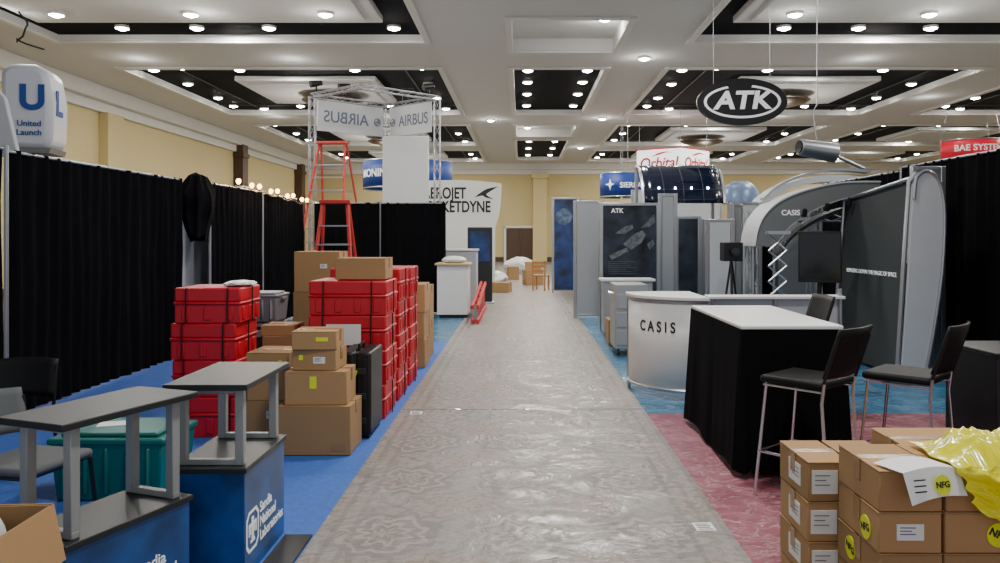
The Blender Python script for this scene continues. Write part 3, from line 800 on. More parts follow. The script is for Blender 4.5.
sk = G().lathe([(.036, 0), (.036, .001)], n=28).obj('round_sticker', YELL, t, loc=(.04, -.1, -.04), rot=(R(78), 0, 0))
text('lettering', 'NFG', .03, INK, sk, (0, 0, .0025), (0, 0, 0), ext=.0003, bold=.001)
for k in range(3): G().box((-.05, -.09 - .004 * k, -.02 - .02 * k), (.05, .001, .005)).obj('printed_line', INK, t, smooth=False)
def bagmesh(nx=110, ny=110):
    rows = []
    for j in range(ny + 1):
        v = j / ny; row = []
        for i in range(nx + 1):
            u = i / nx
            x = 1.60 + .62 * u + .05 * noise.noise(Vector((v * 5, 3, 0))) + (.10 * max(0, v - .5) * (1 - u))
            y = 3.22 - .70 * v
            edge = min(1, min(u, 1 - u) * 6) * min(1, v * 5)
            p = Vector((u * 5, v * 5, 1.7)); n = 0; a = 1; f = 1
            for o_ in range(5): n += a * (1 - 2.4 * abs(noise.noise(p * f))); f *= 2.1; a *= .5
            puff = (.02 + .055 * math.sin(math.pi * min(1, v * 1.5)) * math.sin(math.pi * u) ** .5) * edge
            top = .80 + puff + .024 * n * edge
            over = max(0, (2.88 - y))
            if over > 0:
                lip = 2.85 - .05 * math.sin(min(1, over * 5) * math.pi) * edge - .028 * n * edge
                top = .80 + .02 * n * edge - over * (1.0 + .5 * noise.noise(Vector((u * 4, 0, 5)))) * (.35 + .9 * u)
                y = min(2.865, lip)
            row.append((x, y, top))
        rows.append(row)
    return rows
tag(G().grid(bagmesh()).obj('plastic_bag', BAG, recalc=False, solid=.003), 'crumpled translucent yellow plastic bag draped over brown cartons', 'bag')

# ------------------------------------------------------------ ladders
def ladder(loc, rz, h, wb, label):
    t = thing('step_ladder', label, 'ladder', loc, rz, 'fibreglass step ladders')
    wt = wb * .5; db = h * .55
    for sx in (-1, 1):
        G().tube((sx * wb / 2, -db / 2, 0.02), (sx * wt / 2, -.06, h - .03), .033, 6).obj('rail', FIBRE, t)
        G().tube((sx * wb / 2, db / 2, 0.02), (sx * wt / 2, .06, h - .03), .026, 6).obj('rail', FIBRE, t)
    n = int(h / .3)
    for k in range(1, n):
        v = k * .3 / h; ww = wb + (wt - wb) * v; y = -db / 2 + (db / 2 - .06) * v
        G().box((0, 0, 0), (ww, .09, .022)).obj('step', ALU, t, loc=(0, y, k * .3))
    for k in range(1, n, 2):
        v = k * .3 / h; ww = wb + (wt - wb) * v; G().tube((-ww / 2, db / 2 - (db / 2 - .06) * v, k * .3), (ww / 2, db / 2 - (db / 2 - .06) * v, k * .3), .012, 6).obj('rear_brace', ALU, t)
    G().box((0, 0, h - .01), (wt + .1, .26, .06)).obj('top_cap', FIBRE, t, bevel=.01)
    z = h * .5
    for sx in (-1, 1): G().tube((sx * (wb + wt) / 4, -db / 4, z), (sx * (wb + wt) / 4, db / 4, z), .01, 6).obj('spreader', ALU, t)
ladder((-3.0, 12.6, .012), R(4), 2.2, .78, 'orange-red fibreglass step ladder standing by the drape')
ladder((-4.45, 18.4, .012), R(-8), 3.85, 1.25, 'tall orange-red fibreglass step ladder below the banner tower')
t = thing('folded_ladder', 'folded red step ladder lying on its side along aisle', 'ladder', (-.9, 14.4, .012))
for x, y1, m in ((0, 3.2, REDL), (.1, 3.0, FIBRE)):
    G().box((x, y1 / 2, .05), (.05, y1, .09)).obj('rail', m, t, bevel=.008)
    G().prism([(0, .28), (0, .36), (y1, .62), (y1, .54)], x - .025, x + .025, 'x').obj('rail', m, t, bevel=.008)
for k in range(8):
    y = .25 + k * .38; G().box((.05, y, (.32 + .085 * y) / 2 + .03), (.09, .05, .26 + .085 * y)).obj('step', REDL if k % 2 else ALU, t)

# ------------------------------------------------------------ banner tower
def truss(g_, a, b, w=.12, r=.014):
    a = Vector(a); b = Vector(b); d = (b - a).normalized()
    u = d.cross(Vector((0, 0, 1)))
    if u.length < .1: u = Vector((1, 0, 0))
    u.normalize(); v = d.cross(u).normalized(); L0 = (b - a).length
    cor = [u * w + v * w, u * -w + v * w, u * -w - v * w, u * w - v * w]
    for c in cor: g_.tube(a + c * .5, b + c * .5, r, 6)
    n = max(2, int(L0 / (w * 2.2)))
    for k in range(n):
        for q in range(4):
            c0, c1 = cor[q], cor[(q + 1) % 4]
            if k % 2: c0, c1 = c1, c0
            g_.tube(a + d * L0 * k / n + c0 * .5, a + d * L0 * (k + 1) / n + c1 * .5, r * .6, 5)
A, B, C = Vector((-5.1, 19.0, 0)), Vector((-3.5, 20.5, 0)), Vector((-2.08, 19.3, 0)); Dn = A + C - B
t = thing('banner_tower', 'aluminium truss tower carrying white fabric header banners', 'display tower', (0, 0, .02))
for p in (A, B, C):
    g_ = G(); truss(g_, (p.x, p.y, 0), (p.x, p.y, 5.05), .14); g_.obj('truss_post', ALU, t)
for p, q in ((A, B), (B, C), (A, Dn), (Dn, C)):
    g_ = G(); truss(g_, (p.x, p.y, 5.05), (q.x, q.y, 5.05), .1); g_.obj('truss_beam', ALU, t)
for p, q, mir in ((A, B, True), (B, C, False)):
    mid = (p + q) / 2; d = (q - p); L0 = d.length - .3; ang = math.atan2(d.y, d.x)
    nn = Vector((math.sin(ang), -math.cos(ang), 0)); dd = d.normalized()
    pos = mid + nn * .14 + dd * (-.1 if mir else .1)
    ban = G().bb(-L0 / 2, L0 / 2, -.015, .015, 4.2, 4.95).obj('header_banner', FABW, t, loc=pos, rot=(0, 0, ang), bevel=.01)
    ex = (.76 if mir else -.66)
    text('lettering', 'AIRBUS', .40, GINK, ban, (-.14 if mir else .12, -.019, 4.56), FRONT, ext=.003, bold=.004, sx=.98 if mir else .84, mirror=mir)
    n = 20; em = G().path([(ex + .09 * math.cos(k * .314), -.019, 4.56 + .09 * math.sin(k * .314)) for k in range(n)], .012, 6, True)
    em.path([(ex - .08, -.019, 4.53), (ex, -.019, 4.58), (ex + .08, -.019, 4.55)], .012, 6); em.path([(ex - .04, -.019, 4.49), (ex + .03, -.019, 4.56), (ex + .03, -.019, 4.64)], .012, 6); em.obj('emblem', GINK, ban)
G().bb(-3.42, -2.28, 19.2, 19.3, 1.7, 4.1).obj('fabric_panel', FABW, t, bevel=.02)
for (x, y) in ((-5.0, 19.0), (-4.4, 19.4), (-2.9, 20), (-2.3, 19.4)):
    g_ = G(); g_.tube((x, y, 5.12), (x, y, 5.35), .02); g_.tube((x - .12, y - .1, 5.32), (x + .12, y + .06, 5.38), .09, 12, .06); g_.obj('spotlight', BLACKP, t)

# ------------------------------------------------------------ hanging banners
def ringsign(name, loc, rad, h, m, label, texts, tm, a0=-1.5, a1=1.5):
    t = thing(name, label, 'hanging sign', loc)
    n = 40; rows = []
    for z in (0, h):
        rows.append([(rad * math.sin(a0 + (a1 - a0) * i / n), -rad * math.cos(a0 + (a1 - a0) * i / n), z) for i in range(n + 1)])
    G().grid(rows).obj('banner', m, t, recalc=False, solid=.02)
    for z in (0, h): G().path([(rad * math.sin(a0 + (a1 - a0) * i / n), -rad * math.cos(a0 + (a1 - a0) * i / n), z) for i in range(n + 1)], .025, 6).obj('hoop', ALU, t)
    ro = rad + .03
    for tx, ang, sz, zc in texts:
        text('lettering', tx, sz, tm, t, (ro * math.sin(ang), -ro * math.cos(ang), zc), (R(90), 0, ang), ext=.006, bendR=ro, bold=sz * .018)
    top = CZ - loc[2] - .05
    for a in (a0, 0, a1): G().tube((rad * math.sin(a), -rad * math.cos(a), h), (rad * .8 * math.sin(a), -rad * .8 * math.cos(a), top), .008, 5).obj('suspension_cable', ALU, t)
    return t
ringsign('ring_banner', (-3.85, 26.5, 3.25), 1.5, .9, BLUEV, 'round blue fabric banner with white lettering hung overhead', [('MONIN', -.72, .36, .45)], WINK, a0=-3.1, a1=3.1)
P0, P1, P2 = Vector((5.76, 28, 0)), Vector((4.3, 29, 0)), Vector((7.08, 29.2, 0)); P3 = P1 + P2 - P0
t = thing('lit_box_sign', 'illuminated white box sign with red script lettering hung overhead', 'hanging sign', (P0.x, P0.y, 3.93))
q_ = [(0, 0), (P2.x - P0.x, P2.y - P0.y), (P3.x - P0.x, P3.y - P0.y), (P1.x - P0.x, P1.y - P0.y)]
G().prism(q_, 0, .9, 'z').obj('sign_body', LITB, t, bevel=.04)
for z in (-.04, .9): G().prism([(x * 1.02, y * 1.02) for x, y in q_], z, z + .04, 'z').obj('edge_trim', REDB, t)
for (a, b), sz in (((P1, P0), .56), ((P0, P2), .52)):
    d = b - a; ang = math.atan2(d.y, d.x); mid = (a + b) / 2 - P0; nn = Vector((math.sin(ang), -math.cos(ang), 0)) * .012
    text('lettering', 'Orbital', sz, REDINK, t, (mid.x + nn.x, mid.y + nn.y, .38), (R(90), 0, ang), ext=.004, bold=.012, shear=.2, sx=.93)
    sw = smoothpts([(-.25, .64), (0, .76), (.3, .8), (.55, .74)]) + smoothpts([(.55, .74), (.3, .76), (.05, .7), (-.25, .64)])
    G().prism(sw, -.014, .0).obj('emblem', REDINK, t, loc=(mid.x, mid.y, 0), rot=(0, 0, ang), smooth=False)
for x, y in ((0, .1), (1.2, 1.15), (-1.35, .98)): G().tube((x, y, .92), (x, y, CZ - 3.98), .008, 5).obj('suspension_cable', ALU, t)
tb = ringsign('drum_sign', (3.6, 27, 3.0), .85, .8, BLUEV, 'curved dark blue hanging drum sign with white star and lettering', [('SIERRA', .12, .25, .36)], WINK, a0=-3.1, a1=3.1)
star = []
for k in range(8):
    a = math.pi / 2 + k * math.pi / 4; rr = .19 if k % 2 == 0 else .06; star.append((rr * math.cos(a), rr * math.sin(a)))
G().prism(star, -.03, .01).obj('emblem', WINK, tb, loc=(.87 * math.sin(-.72), -.87 * math.cos(-.72), .4), rot=(0, 0, -.72), smooth=False)
ringsign('ring_banner', (16.75, 29, 4.5), 1.15, .66, REDB, 'curved red hanging banner with white capital lettering', [('BAE SYSTEMS', -.2, .31, .33)], WINK, a0=-1.5, a1=1.5)
t = thing('domed_canopy', 'pale blue-grey dome raised on a grey mast above booths', 'canopy', (6.2, 22, .012))
G().lathe([(.56, 2.55), (.55, 2.7), (.5, 2.9), (.4, 3.05), (.22, 3.18), (.03, 3.2)]).obj('dome', DOMEM, t)
G().tube((0, 0, 0), (0, 0, 2.58), .08).obj('mast', ALU, t)
t = thing('hanging_sign', 'black oval hanging sign with white capital lettering', 'hanging sign', (3.97, 14, 4.06), R(-4))
def ell(rx, rz, n=48): return [(rx * math.cos(2 * math.pi * k / n), rz * math.sin(2 * math.pi * k / n)) for k in range(n)]
G().prism(ell(.8, .42), -.06, .06).obj('sign_board', M('black_sign_face', s(14, 14, 18), .35), t, bevel=.01)
a, b = ell(.68, .3), ell(.63, .26); n = 48
e = G(); ks = [k for k in range(48) if not (10 <= k <= 14)]
for k in ks:
    k2 = (k + 1) % n; e.add([(a[k][0], -.066, a[k][1]), (a[k2][0], -.066, a[k2][1]), (b[k2][0], -.066, b[k2][1]), (b[k][0], -.066, b[k][1])], [(0, 1, 2, 3)])
e.obj('emblem_ring', WINK, t, smooth=False, recalc=False)
text('lettering', 'ATK', .44, WINK, t, (.0, -.066, .01), FRONT, ext=.004, bold=.014, sx=1.15, shear=.15)
for x in (-.5, .5): G().tube((x, 0, .33), (x, 0, CZ - 4.06), .004, 5).obj('suspension_cable', ALU, t)

t = thing('inflatable_sign', 'rounded white block sign with blue lettering above the drape', 'sign', (-5.55, 8.9, 2.62), R(12))
pts = [(-.27, 0), (.2, 0), (.25, .12), (.26, .55), (.2, .88), (.08, .95), (-.18, .95), (-.27, .85)]
G().prism(pts, -.27, .27).obj('sign_body', M('glossy_white_vinyl', s(206, 210, 220), .4), t, bevel=.07)
text('lettering', 'U', .38, BINK, t, (.06, -.277, .56), FRONT, ext=.004, bold=.014)
text('lettering', 'United', .09, BINK, t, (.03, -.277, .28), FRONT, ext=.003, bold=.001)
text('lettering', 'Launch', .09, BINK, t, (.03, -.277, .18), FRONT, ext=.003, bold=.001)
text('lettering', 'L', .38, BINK, t, (.262, -.06, .52), (R(90), 0, R(88)), ext=.004, bold=.014)
G().prism([(-.27, -.04), (.22, -.04), (.24, .02), (-.27, .02)], -.24, .24).obj('sign_base', GREYPL, t)
G().tube((0, 0, -2.6), (0, 0, 0), .04).obj('post', ALU, t)
t = thing('sail_sign', 'slanted white fabric sail sign above the drape', 'sign', (-5.28, 7.9, 2.45))
G().prism([(-.6, 0), (.19, 0), (.05, .6), (-.3, 1.0)], -.03, .03).obj('sail', FABW, t, bevel=.01)
G().tube((-.3, 0, -2.44), (-.3, 0, .1), .03).obj('post', ALU, t)
c_ = G(); c_.path([(-10.2 + .35 * math.sin(k * .5) * (k / 14) + .02 * k, 15.8, CZ - .09 - k * .055 - (.12 if 6 < k < 10 else 0)) for k in range(15)], .02, 6)
tag(c_.obj('ceiling_cable', BLACKP), 'loose black cable loop hanging down from the ceiling', 'cable')

# ------------------------------------------------------------ curved white booth wall
t = thing('booth_backwall', 'tall white curved exhibit wall with black logo lettering', 'exhibit wall', (-1.9, 24, 0.013))
prof = smoothpts([(-.3, 0), (-.35, .8), (-.5, 1.4), (-.9, 1.9), (-1.35, 2.1)]) + smoothpts([(-1.4, 2.15), (-1.42, 2.8), (-1.35, 3.3)]) + smoothpts([(-1.3, 3.33), (-.2, 3.36), (.6, 3.33), (1.28, 3.26)]) + smoothpts([(1.3, 3.2), (1.28, 2.8), (1.22, 2.3), (1.1, 1.9)]) + [(1.1, 0)]
G().prism(prof, -.06, .06).obj('wall_panel', WHITE, t)
text('lettering', 'AEROJET', .48, INK, t, (-1.12, -.066, 2.94), FRONT, align='LEFT', ext=.004, bold=.012, sx=.70)
text('lettering', 'ROCKETDYNE', .48, INK, t, (-1.26, -.066, 2.52), FRONT, align='LEFT', ext=.004, bold=.012, sx=.71)
e = smoothpts([(.46, 2.82), (.64, 2.96), (.86, 3.09), (1.2, 3.16)]) + smoothpts([(1.2, 3.16), (.94, 3.0), (.84, 2.9), (1.08, 2.76)]) + smoothpts([(1.08, 2.76), (.82, 2.82), (.7, 2.88), (.46, 2.82)])
G().prism(e, -.067, -.06).obj('emblem', INK, t, smooth=False)
def screen_kiosk(loc, w, h, label, m=POSTB):
    t = thing('information_kiosk', label, 'kiosk', loc)
    G().bb(-w / 2, w / 2, -.12, .12, .03, h).obj('kiosk_body', DGREY, t, bevel=.02)
    G().bb(-w / 2 + .05, w / 2 - .05, -.13, -.118, h * .55, h - .1).obj('display_screen', m, t)
    G().bb(-w / 2 - .05, w / 2 + .05, -.2, .2, 0, .04).obj('base_plate', ALU, t, bevel=.008)
screen_kiosk((-1.0, 19.0, .013), .6, 1.85, 'dark kiosk with a blue picture panel')
PWOOD = M('pale_wood', s(196, 170, 128), .5, var=.1)
t = thing('reception_counter', 'white laminate counter with pale wood top on turquoise carpet', 'counter', (-1.36, 15.9, .013))
G().bb(-.32, .3, -.35, .35, .06, 1.05).obj('counter_body', WHITE, t, bevel=.01)
G().bb(-.36, .34, -.4, .4, 1.05, 1.09).obj('countertop', PWOOD, t, bevel=.006)
G().bb(-.27, .27, -.32, .32, 0, .06).obj('toe_kick', DGREY, t)
crumple('packing_debris', 'loose crumpled packing paper and film piled on counter', 'packing material', (-1.36, 15.85, 1.105), (.2, .2, .07), CLEAR, 5)
t = thing('reception_counter', 'tall pale exhibit counter behind the white laminate counter', 'counter', (-1.42, 17.8, .013))
G().bb(-.42, .42, -.3, .3, .05, 1.3).obj('counter_body', LGREY, t, bevel=.01); G().bb(-.45, .45, -.33, .33, 1.3, 1.34).obj('countertop', WHITE, t, bevel=.006); G().bb(-.38, .38, -.26, .26, 0, .05).obj('toe_kick', DGREY, t)

crumple('plastic_film', 'heap of crumpled clear plastic sheeting on the aisle', 'film', (-.05, 34, .012), (.6, .5, .36), CLEAR, 12)
crumple('plastic_film', 'pile of crumpled white plastic sheeting on the carpet', 'film', (-1.0, 27, .012), (.45, .6, .22), CLEAR, 14)
cbox(.1, .7, 26, 26.5, .012, .5, 'brown carton standing out on the aisle', rz=.3); cbox(.15, .65, 26, 26.4, .5, .78, rz=.1, label='brown carton stacked out on the aisle')
cbox(-.5, -.1, 29, 29.4, .012, .5, 'brown carton standing out on the aisle', rz=.2)
cbox(-.9, -.3, 22.5, 23, .012, .3, 'flat brown carton on the aisle carpet', rz=-.2)
def wchair(loc, rz):
    m = M('light_wood', s(176, 120, 66), .5, var=.12)
    t = thing('wooden_chair', 'light wooden chair standing on the covered aisle', 'chair', loc, rz)
    G().box((0, 0, .45), (.44, .42, .04)).obj('seat', m, t, bevel=.01)
    for sx in (-1, 1):
        G().box((0, 0, 0), (.04, .04, .44)).obj('leg', m, t, loc=(sx * .19, -.18, .22)); G().box((0, 0, 0), (.04, .04, .9)).obj('leg', m, t, loc=(sx * .19, .19, .45))
    for z in (.6, .72, .84): G().box((0, 0, 0), (.4, .025, .06)).obj('backrest_slat', m, t, loc=(0, .19, z))
wchair((.6, 23.5, .012), R(160))

# ------------------------------------------------------------ right: exhibit boards
def panel(loc, w, h, m, label, rz=0, z0=.06, d=.06):
    t = thing('display_board', label, 'display board', loc, rz, 'grey exhibit boards')
    p = G().bb(-w / 2 + .04, w / 2 - .04, -d / 2, d / 2, z0, h - .03).obj('panel', m, t)
    g_ = G()
    for sx in (-1, 1): g_.bb(sx * w / 2 - .03, sx * w / 2 + .03, -.04, .04, 0, h)
    g_.bb(-w / 2, w / 2, -.035, .035, h - .05, h); g_.bb(-w / 2, w / 2, -.035, .035, z0 - .02, z0 + .02)
    g_.obj('panel_frame', ALU, t, bevel=.006)
    return t, p
t, p = panel((1.9, 13.6, .009), 1.0, 2.22, POSTER, 'dark framed poster board showing spacecraft and small white text')
text('lettering', 'ATK', .11, WINK, p, (-.22, -.034, 2.08), FRONT, ext=.002, bold=.002)
for k in range(7): G().bb(-.38, .1 - .08 * (k % 3), -.033, -.03, .98 + .035 * k, .985 + .035 * k).obj('printed_line', GINK, p, smooth=False)
DP = M('printed_spacecraft_grey', s(80, 86, 94), .6, var=.6, scale=14, detail=8)
for q_ in ([(-.12, 1.50), (.08, 1.68), (.22, 1.74), (.28, 1.66), (.2, 1.52), (.02, 1.40)], [(.2, 1.78), (.3, 1.9), (.42, 2.02), (.44, 1.88), (.34, 1.8)], [(-.36, 1.30), (-.2, 1.38), (-.05, 1.44), (-.02, 1.38), (-.16, 1.3), (-.32, 1.22)], [(-.26, 1.68), (-.1, 1.8), (.04, 1.84), (.06, 1.78), (-.08, 1.68)], [(.3, 1.5), (.4, 1.58), (.43, 1.5), (.34, 1.4)]):
    G().prism(q_, -.033, -.03).obj('printed_picture', DP, p, smooth=False)
panel((1.33, 15.6, .009), .5, 2.35, PANELG, 'silver grey exhibit board with aluminium frame')
panel((1.80, 15.9, .009), .3, 2.3, LGREY, 'silver grey exhibit board with aluminium frame')
panel((3.05, 14.2, .009), .42, 2.0, POSTER, 'narrow dark poster column in aluminium frame')
panel((3.52, 14.3, .009), .36, 1.95, POSTB, 'narrow blue poster column in aluminium frame')
panel((2.62, 13.9, .009), .28, 2.4, PANELG, 'narrow silver aluminium display post')
panel((4.05, 14.0, .009), .5, 2.25, LGREY, 'pale grey translucent exhibit board')
panel((3.4, 12.3, .009), .5, 2.15, PANELG, 'silver grey exhibit board with aluminium frame', R(60))
panel((3.05, 11.9, .009), .4, 1.9, LGREY, 'low pale grey exhibit board by the rolling cabinet', R(-30))
panel((4.75, 13.4, .009), .8, 2.3, PANELG, 'silver grey exhibit board with aluminium frame', R(10))
t, p = panel((1.28, 22.5, .013), .72, 2.75, POSTB, 'tall blue poster board showing a planet')
G().lathe([(.24, 0), (.24, .004)], n=32).obj('printed_planet', M('planet_print', s(70, 90, 120), .5, var=.6, scale=8), p, loc=(-.04, -.036, 2.2), rot=(R(90), 0, 0))
panel((1.95, 20, .0), .8, 2.5, LGREY, 'pale grey exhibit board beside the blue poster')
panel((4.2, 21, .0), 2.4, 2.9, LGREY, 'wide pale exhibit board behind the poster columns')
panel((8.0, 24, .0), 3.0, 2.6, SLATE, 'wide dark exhibit board beyond the arched booth')
t = thing('counter_unit', 'low silver counter shelf below the dark poster', 'counter', (1.75, 12.9, .009))
G().bb(-.4, .4, -.2, .2, .05, .9).obj('counter_body', PANELG, t, bevel=.01); G().bb(-.44, .44, -.24, .24, .9, .94).obj('countertop', WHITE, t, bevel=.008); G().bb(-.36, .36, -.17, .17, 0, .05).obj('toe_kick', DGREY, t)
t = thing('arched_canopy', 'glossy black curved canopy with small lights over booth', 'canopy', (2.98, 15.1, .009))
rows = []
nn = 14
for i in range(nn + 1):
    a = R(8 + 82 * i / nn); y = -.9 * math.cos(a); z = 2.12 + .87 * math.sin(a)
    rows.append([(-.72 + 1.44 * k / 8, y, z) for k in range(9)])
G().grid(rows).obj('canopy_shell', GLOSSK, t, solid=.04, recalc=False)
for x in (-.74, .74): G().path([(x, -.9 * math.cos(R(8 + 82 * i / nn)), 2.12 + .87 * math.sin(R(8 + 82 * i / nn))) for i in range(nn + 1)], .03, 6).obj('canopy_rib', ALU, t)
for i in (3, 7, 11): G().path([(-.72, rows[i][0][1] - .025, rows[i][0][2]), (.72, rows[i][0][1] - .025, rows[i][0][2])], .004, 5).obj('canopy_seam', SLATE, t)
for k in (2, 4, 6): G().path([(rows[i][k][0], rows[i][k][1] - .025, rows[i][k][2] + .01) for i in range(nn + 1)], .004, 5).obj('canopy_seam', SLATE, t)
for x in (-.74, .74): G().tube((x, 0, 0), (x, 0, 2.98), .035).obj('post', ALU, t)
for k in range(4): G().lathe([(.016, 0), (.016, .01)], n=12).obj('small_lamp', LAMP, t, loc=(-.45 + .3 * k, -.83, 2.52), rot=(R(60), 0, 0))

# ------------------------------------------------------------ reception counter (curved)
t = thing('reception_counter', 'white curved reception counter with grey lettering and silver frame', 'counter', (1.85, 8.35, .009))
n = 28; rad = .68
def arc(r, z, a0=-100, a1=0): return [(r * math.sin(R(a0 + (a1 - a0) * i / n)), -r * math.cos(R(a0 + (a1 - a0) * i / n)), z) for i in range(n + 1)]
G().grid([arc(rad, .1), arc(rad, .55), arc(rad, 1.0)]).obj('counter_front', WHITE, t, solid=.02, recalc=False)
tp = arc(rad + .04, 0); pl = [(x, y) for x, y, z in tp] + [(0, 0.2), (-.4, .2)]
G().prism(pl, 1.0, 1.035, 'z').obj('countertop', WHITE, t, bevel=.006)
for z in (.1, .985): G().path([(x, y, z) for x, y, z_ in arc(rad + .01, 0)], .018, 6).obj('counter_rail', ALU, t)
for a in (-100, 0): G().tube(((rad + .005) * math.sin(R(a)), -(rad + .005) * math.cos(R(a)), 0), ((rad + .005) * math.sin(R(a)), -(rad + .005) * math.cos(R(a)), 1.0), .02).obj('counter_post', ALU, t)
text('lettering', 'C A S I S', .15, INK, t, ((rad + .014) * math.sin(R(-45)), -(rad + .014) * math.cos(R(-45)), .72), (R(90), 0, R(-45)), ext=.002, bendR=rad + .014, sx=.8, bold=.003)
t = thing('counter_wall', 'low light grey exhibit half wall with white ledge', 'counter', (2.6, 8.0, .009))
G().bb(-.66, .66, -.04, .04, .05, 1.0).obj('wall_panel', LGREY, t, bevel=.005)
G().bb(-.69, .69, -.12, .12, 1.0, 1.03).obj('ledge', WHITE, t, bevel=.006)
for x in (-.64, 0, .66): G().tube((x, -.05, 0), (x, -.05, 1.1 if x > .1 else 1.0), .022).obj('post', ALU, t)
t = thing('rolling_cabinet', 'grey metal rolling cabinet with chrome corners on castors', 'cabinet', (1.5, 10.9, .009))
G().bb(-.22, .22, -.3, .3, .1, .98).obj('cabinet_body', GREYM, t, bevel=.01)
for z in (.25, .5, .75): G().bb(-.19, .19, -.312, -.3, z - .1, z + .1).obj('drawer', PANELG, t, bevel=.004)
for a in (-1, 1):
    for b in (-1, 1): G().tube((a * .17 - .015, b * .24, .05), (a * .17 + .015, b * .24, .05), .045, 14).obj('wheel', BLACKP, t)
G().path([(-.22, -.1, .85), (-.27, -.1, .85), (-.27, .1, .85), (-.22, .1, .85)], .01).obj('handle', CHROME, t)
cbox(1.3, 1.75, 11.6, 12.0, .01, .4, 'brown carton beside the rolling cabinet')

# ------------------------------------------------------------ arched booth
t = thing('arched_booth_header', 'grey metal arch spanning the booth with small logo', 'booth arch', (0, 10.7, .012))
outer = [(3.16, 1.5), (3.2, 1.72), (3.3, 1.92), (3.5, 2.10), (3.86, 2.25), (4.35, 2.35), (4.85, 2.36)]
inner = [(3.46, 1.5), (3.52, 1.63), (3.62, 1.76), (3.8, 1.9), (4.05, 2.04), (4.4, 2.16), (4.85, 2.2)]
so, si = smoothpts(outer), smoothpts(inner)
G().prism(so + si[::-1], -.2, -.16).obj('fascia', MGREY, t)
G().prism([(x, z + .022) for x, z in so] + [(x, z) for x, z in so[::-1]], -.22, .5).obj('canopy_band', LGREY, t)
G().prism([(x, z) for x, z in si] + [(x, z - .018) for x, z in si[::-1]], -.21, .3).obj('inner_band', PANELG, t)
in2 = [(x + .14, z - .12) for x, z in si if x < 4.6]
G().prism(in2 + [(x, z - .05) for x, z in in2[::-1]], .1, .45).obj('inner_band', SLATE, t)
up = [(x + .1, z + .2 + .06 * math.sin((x - 3.2) * 1.8)) for x, z in so if x > 3.3]
G().prism(up + [(x, z - .04) for x, z in up[::-1]], .3, .5).obj('rear_band', PANELG, t)
for x, y, z in ((3.19, 0, 1.55), (4.8, .2, 2.32)): G().tube((x, y, 0), (x, y, z), .03).obj('post', ALU, t)
text('lettering', 'CASIS', .10, WINK, t, (3.64, -.205, 1.95), FRONT, ext=.002, bold=.002)
g_ = G(); truss(g_, (3.35, .6, 1.92), (4.85, .6, 1.92), .14, .013); g_.obj('truss_beam', ALU, t)
for x in (3.35, 4.25):
    g_ = G(); truss(g_, (x, .6, 0), (x, .6, 2.0), .14, .013); g_.obj('truss_post', ALU, t)
for x in (3.8, 4.1, 4.4):
    G().tube((x, -.26, 1.93 + (x - 3.9) * .25), (x, -.3, 2.02 + (x - 3.9) * .25), .04, 12, .028).obj('spotlight', BLACKP, t)
t = thing('leaning_exhibit_wall', 'slate grey tapered exhibit wall with silver end frame', 'exhibit wall', (4.33, 8.9, .03))
wl = G(); wl.add([(0, 0, .02), (.26, 0, .02), (.42, 0, 2.26), (.16, 0, 2.26), (0, 1.85, .02), (.26, 1.85, .02), (.42, 1.85, 2.1), (.16, 1.85, 2.1)],
       [(0, 1, 2, 3), (5, 4, 7, 6), (4, 0, 3, 7), (1, 5, 6, 2), (3, 2, 6, 7), (4, 5, 1, 0)])
wl.obj('wall_panel', SLATEW, t)
ep = smoothpts([(.0, 0), (.06, .8), (.11, 1.6), (.15, 2.2), (.19, 2.31), (.27, 2.36), (.37, 2.32), (.45, 2.18), (.49, 1.85), (.46, 1.2), (.36, .5), (.26, 0)], 3)
G().prism(ep, -.03, .03).obj('end_panel', LGREY, t, bevel=.006)
for P_ in ([(-.03, 0, 0.0), (.04, 0, 1.2), (.11, 0, 2.24), (.19, 0, 2.34)], [(-.02, 1.85, 0.0), (.14, 1.85, 2.12)], [(.14, 0.02, 2.28), (.14, 1.85, 2.12)]): G().path(P_, .025, 8).obj('frame_tube', ALU, t)
G().path([(x + .01, -.035, z) for x, z in ep[8:]], .02, 8).obj('frame_tube', ALU, t)
me_ = text('lettering', 'BRINGING DOWN THE MAGIC OF SPACE', .075, WINK, t, (0, 0, 0), FMX, ext=.003, bold=0)
me_.rotation_euler = (R(94), 0, R(-90)); me_.location = (.074, .92, 1.16)
panel((5.02, 9.6, .009), .35, 2.5, ALU, 'narrow brushed aluminium booth post')
t = thing('television', 'flat black television on floor stand inside the booth', 'television', (3.84, 10.0, .012), R(-20))
G().bb(-.26, .26, -.025, .025, 1.04, 1.70).obj('screen_housing', BLACKP, t, bevel=.008)
G().bb(-.24, .24, -.03, -.024, 1.08, 1.67).obj('screen', SCREEN, t)
G().tube((0, .05, 0), (0, .05, 1.4), .03).obj('pole', BLACKP, t); G().bb(-.25, .25, -.2, .2, 0, .02).obj('base_plate', BLACKP, t)
t = thing('scissor_stand', 'silver scissor-arm display stand inside the booth', 'stand', (3.17, 9.6, .012))
for k in range(5):
    z = .7 + k * .19
    G().tube((-.11, 0, z), (.11, 0, z + .19), .014, 6).obj('scissor_arm', ALU, t); G().tube((.11, .02, z), (-.11, .02, z + .19), .014, 6).obj('scissor_arm', ALU, t)
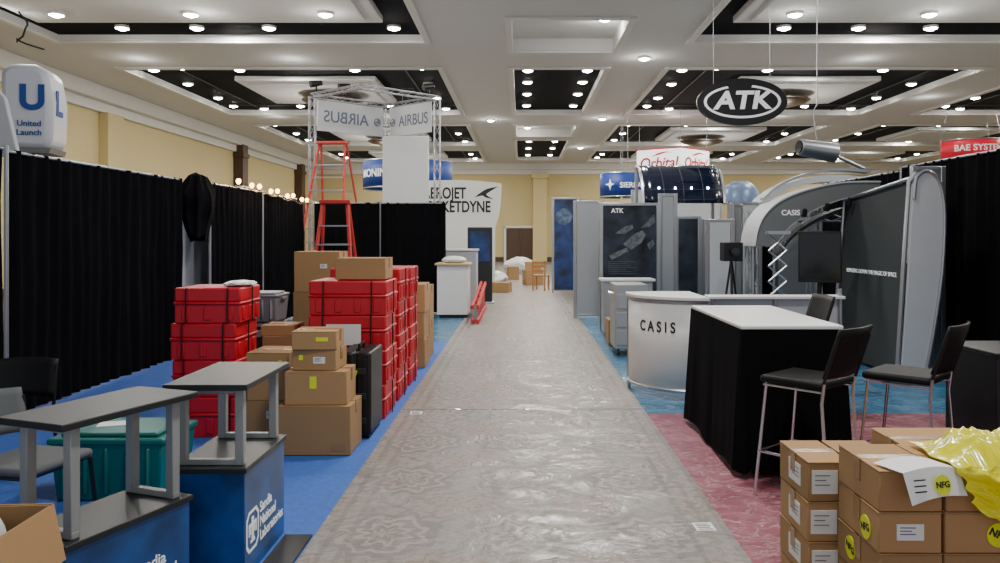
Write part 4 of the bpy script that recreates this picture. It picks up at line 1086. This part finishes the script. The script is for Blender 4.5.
g_ = G(); g_.bb(-.12, .12, -.1, .1, .62, .7); g_.bb(-.06, .06, -.06, .06, .02, .62); g_.bb(-.2, .2, -.2, .2, 0, .02); g_.obj('base', ALU, t)
G().bb(-.14, .14, -.06, .06, 1.66, 1.70).obj('top_plate', ALU, t)
t = thing('camera_stand', 'black equipment on tripod inside the booth', 'tripod', (2.92, 10.8, .012))
G().box((0, 0, 1.42), (.26, .25, .26)).obj('equipment_head', BLACKP, t, bevel=.01); G().tube((0, -.12, 1.42), (0, -.22, 1.42), .06, 14).obj('lens', SCREEN, t)
for k in range(3): a = k * 2.094 + .4; G().tube((.2 * math.cos(a), .2 * math.sin(a), .01), (0, 0, 1.32), .015, 6).obj('leg', BLACKP, t)
t = thing('hanging_spotlight', 'silver cylindrical projector lamp on an angled arm', 'spotlight', (4.72, 12.4, 2.64))
G().tube((-.3, -.05, .42), (.3, .05, .34), .13, 20, .16).obj('lamp_body', ALU, t, bevel=.01)
G().tube((-.32, -.053, .422), (-.3, -.05, .42), .11, 20).obj('lens', SCREEN, t)
G().path([(.0, 0, .5), (-.07, 0, 1.0), (.0, 0, 1.1), (0, 0, CZ - 2.69)], .009).obj('suspension_arm', ALU, t)
G().tube((.28, 0, .3), (.75, 0, .08), .03).obj('arm', ALU, t)
t = thing('arched_canopy', 'pale grey arched canopy over a distant booth', 'canopy', (6.6, 16.9, 0))
pts = smoothpts([(-1.6, 2.3), (-1.0, 2.75), (0, 2.95), (1.2, 2.8), (2.0, 2.5)])
G().prism([(x, z) for x, z in pts] + [(x, z - .14) for x, z in pts[::-1]], -.4, .4).obj('canopy_band', LGREY, t)
for x in (-1.55, 1.95): G().tube((x, 0, 0.01), (x, 0, 2.4), .05).obj('post', ALU, t)

# ------------------------------------------------------------ camera
cd = bpy.data.cameras.new('camera'); cd.sensor_width = 36; cd.lens = 28; cd.shift_x = -.021; cd.shift_y = -.0455; cd.clip_end = 200
cam = bpy.data.objects.new('camera', cd); COL.objects.link(cam); cam.location = (0, 0, 1.65); cam.rotation_euler = (R(90), 0, 0)
SC.camera = cam
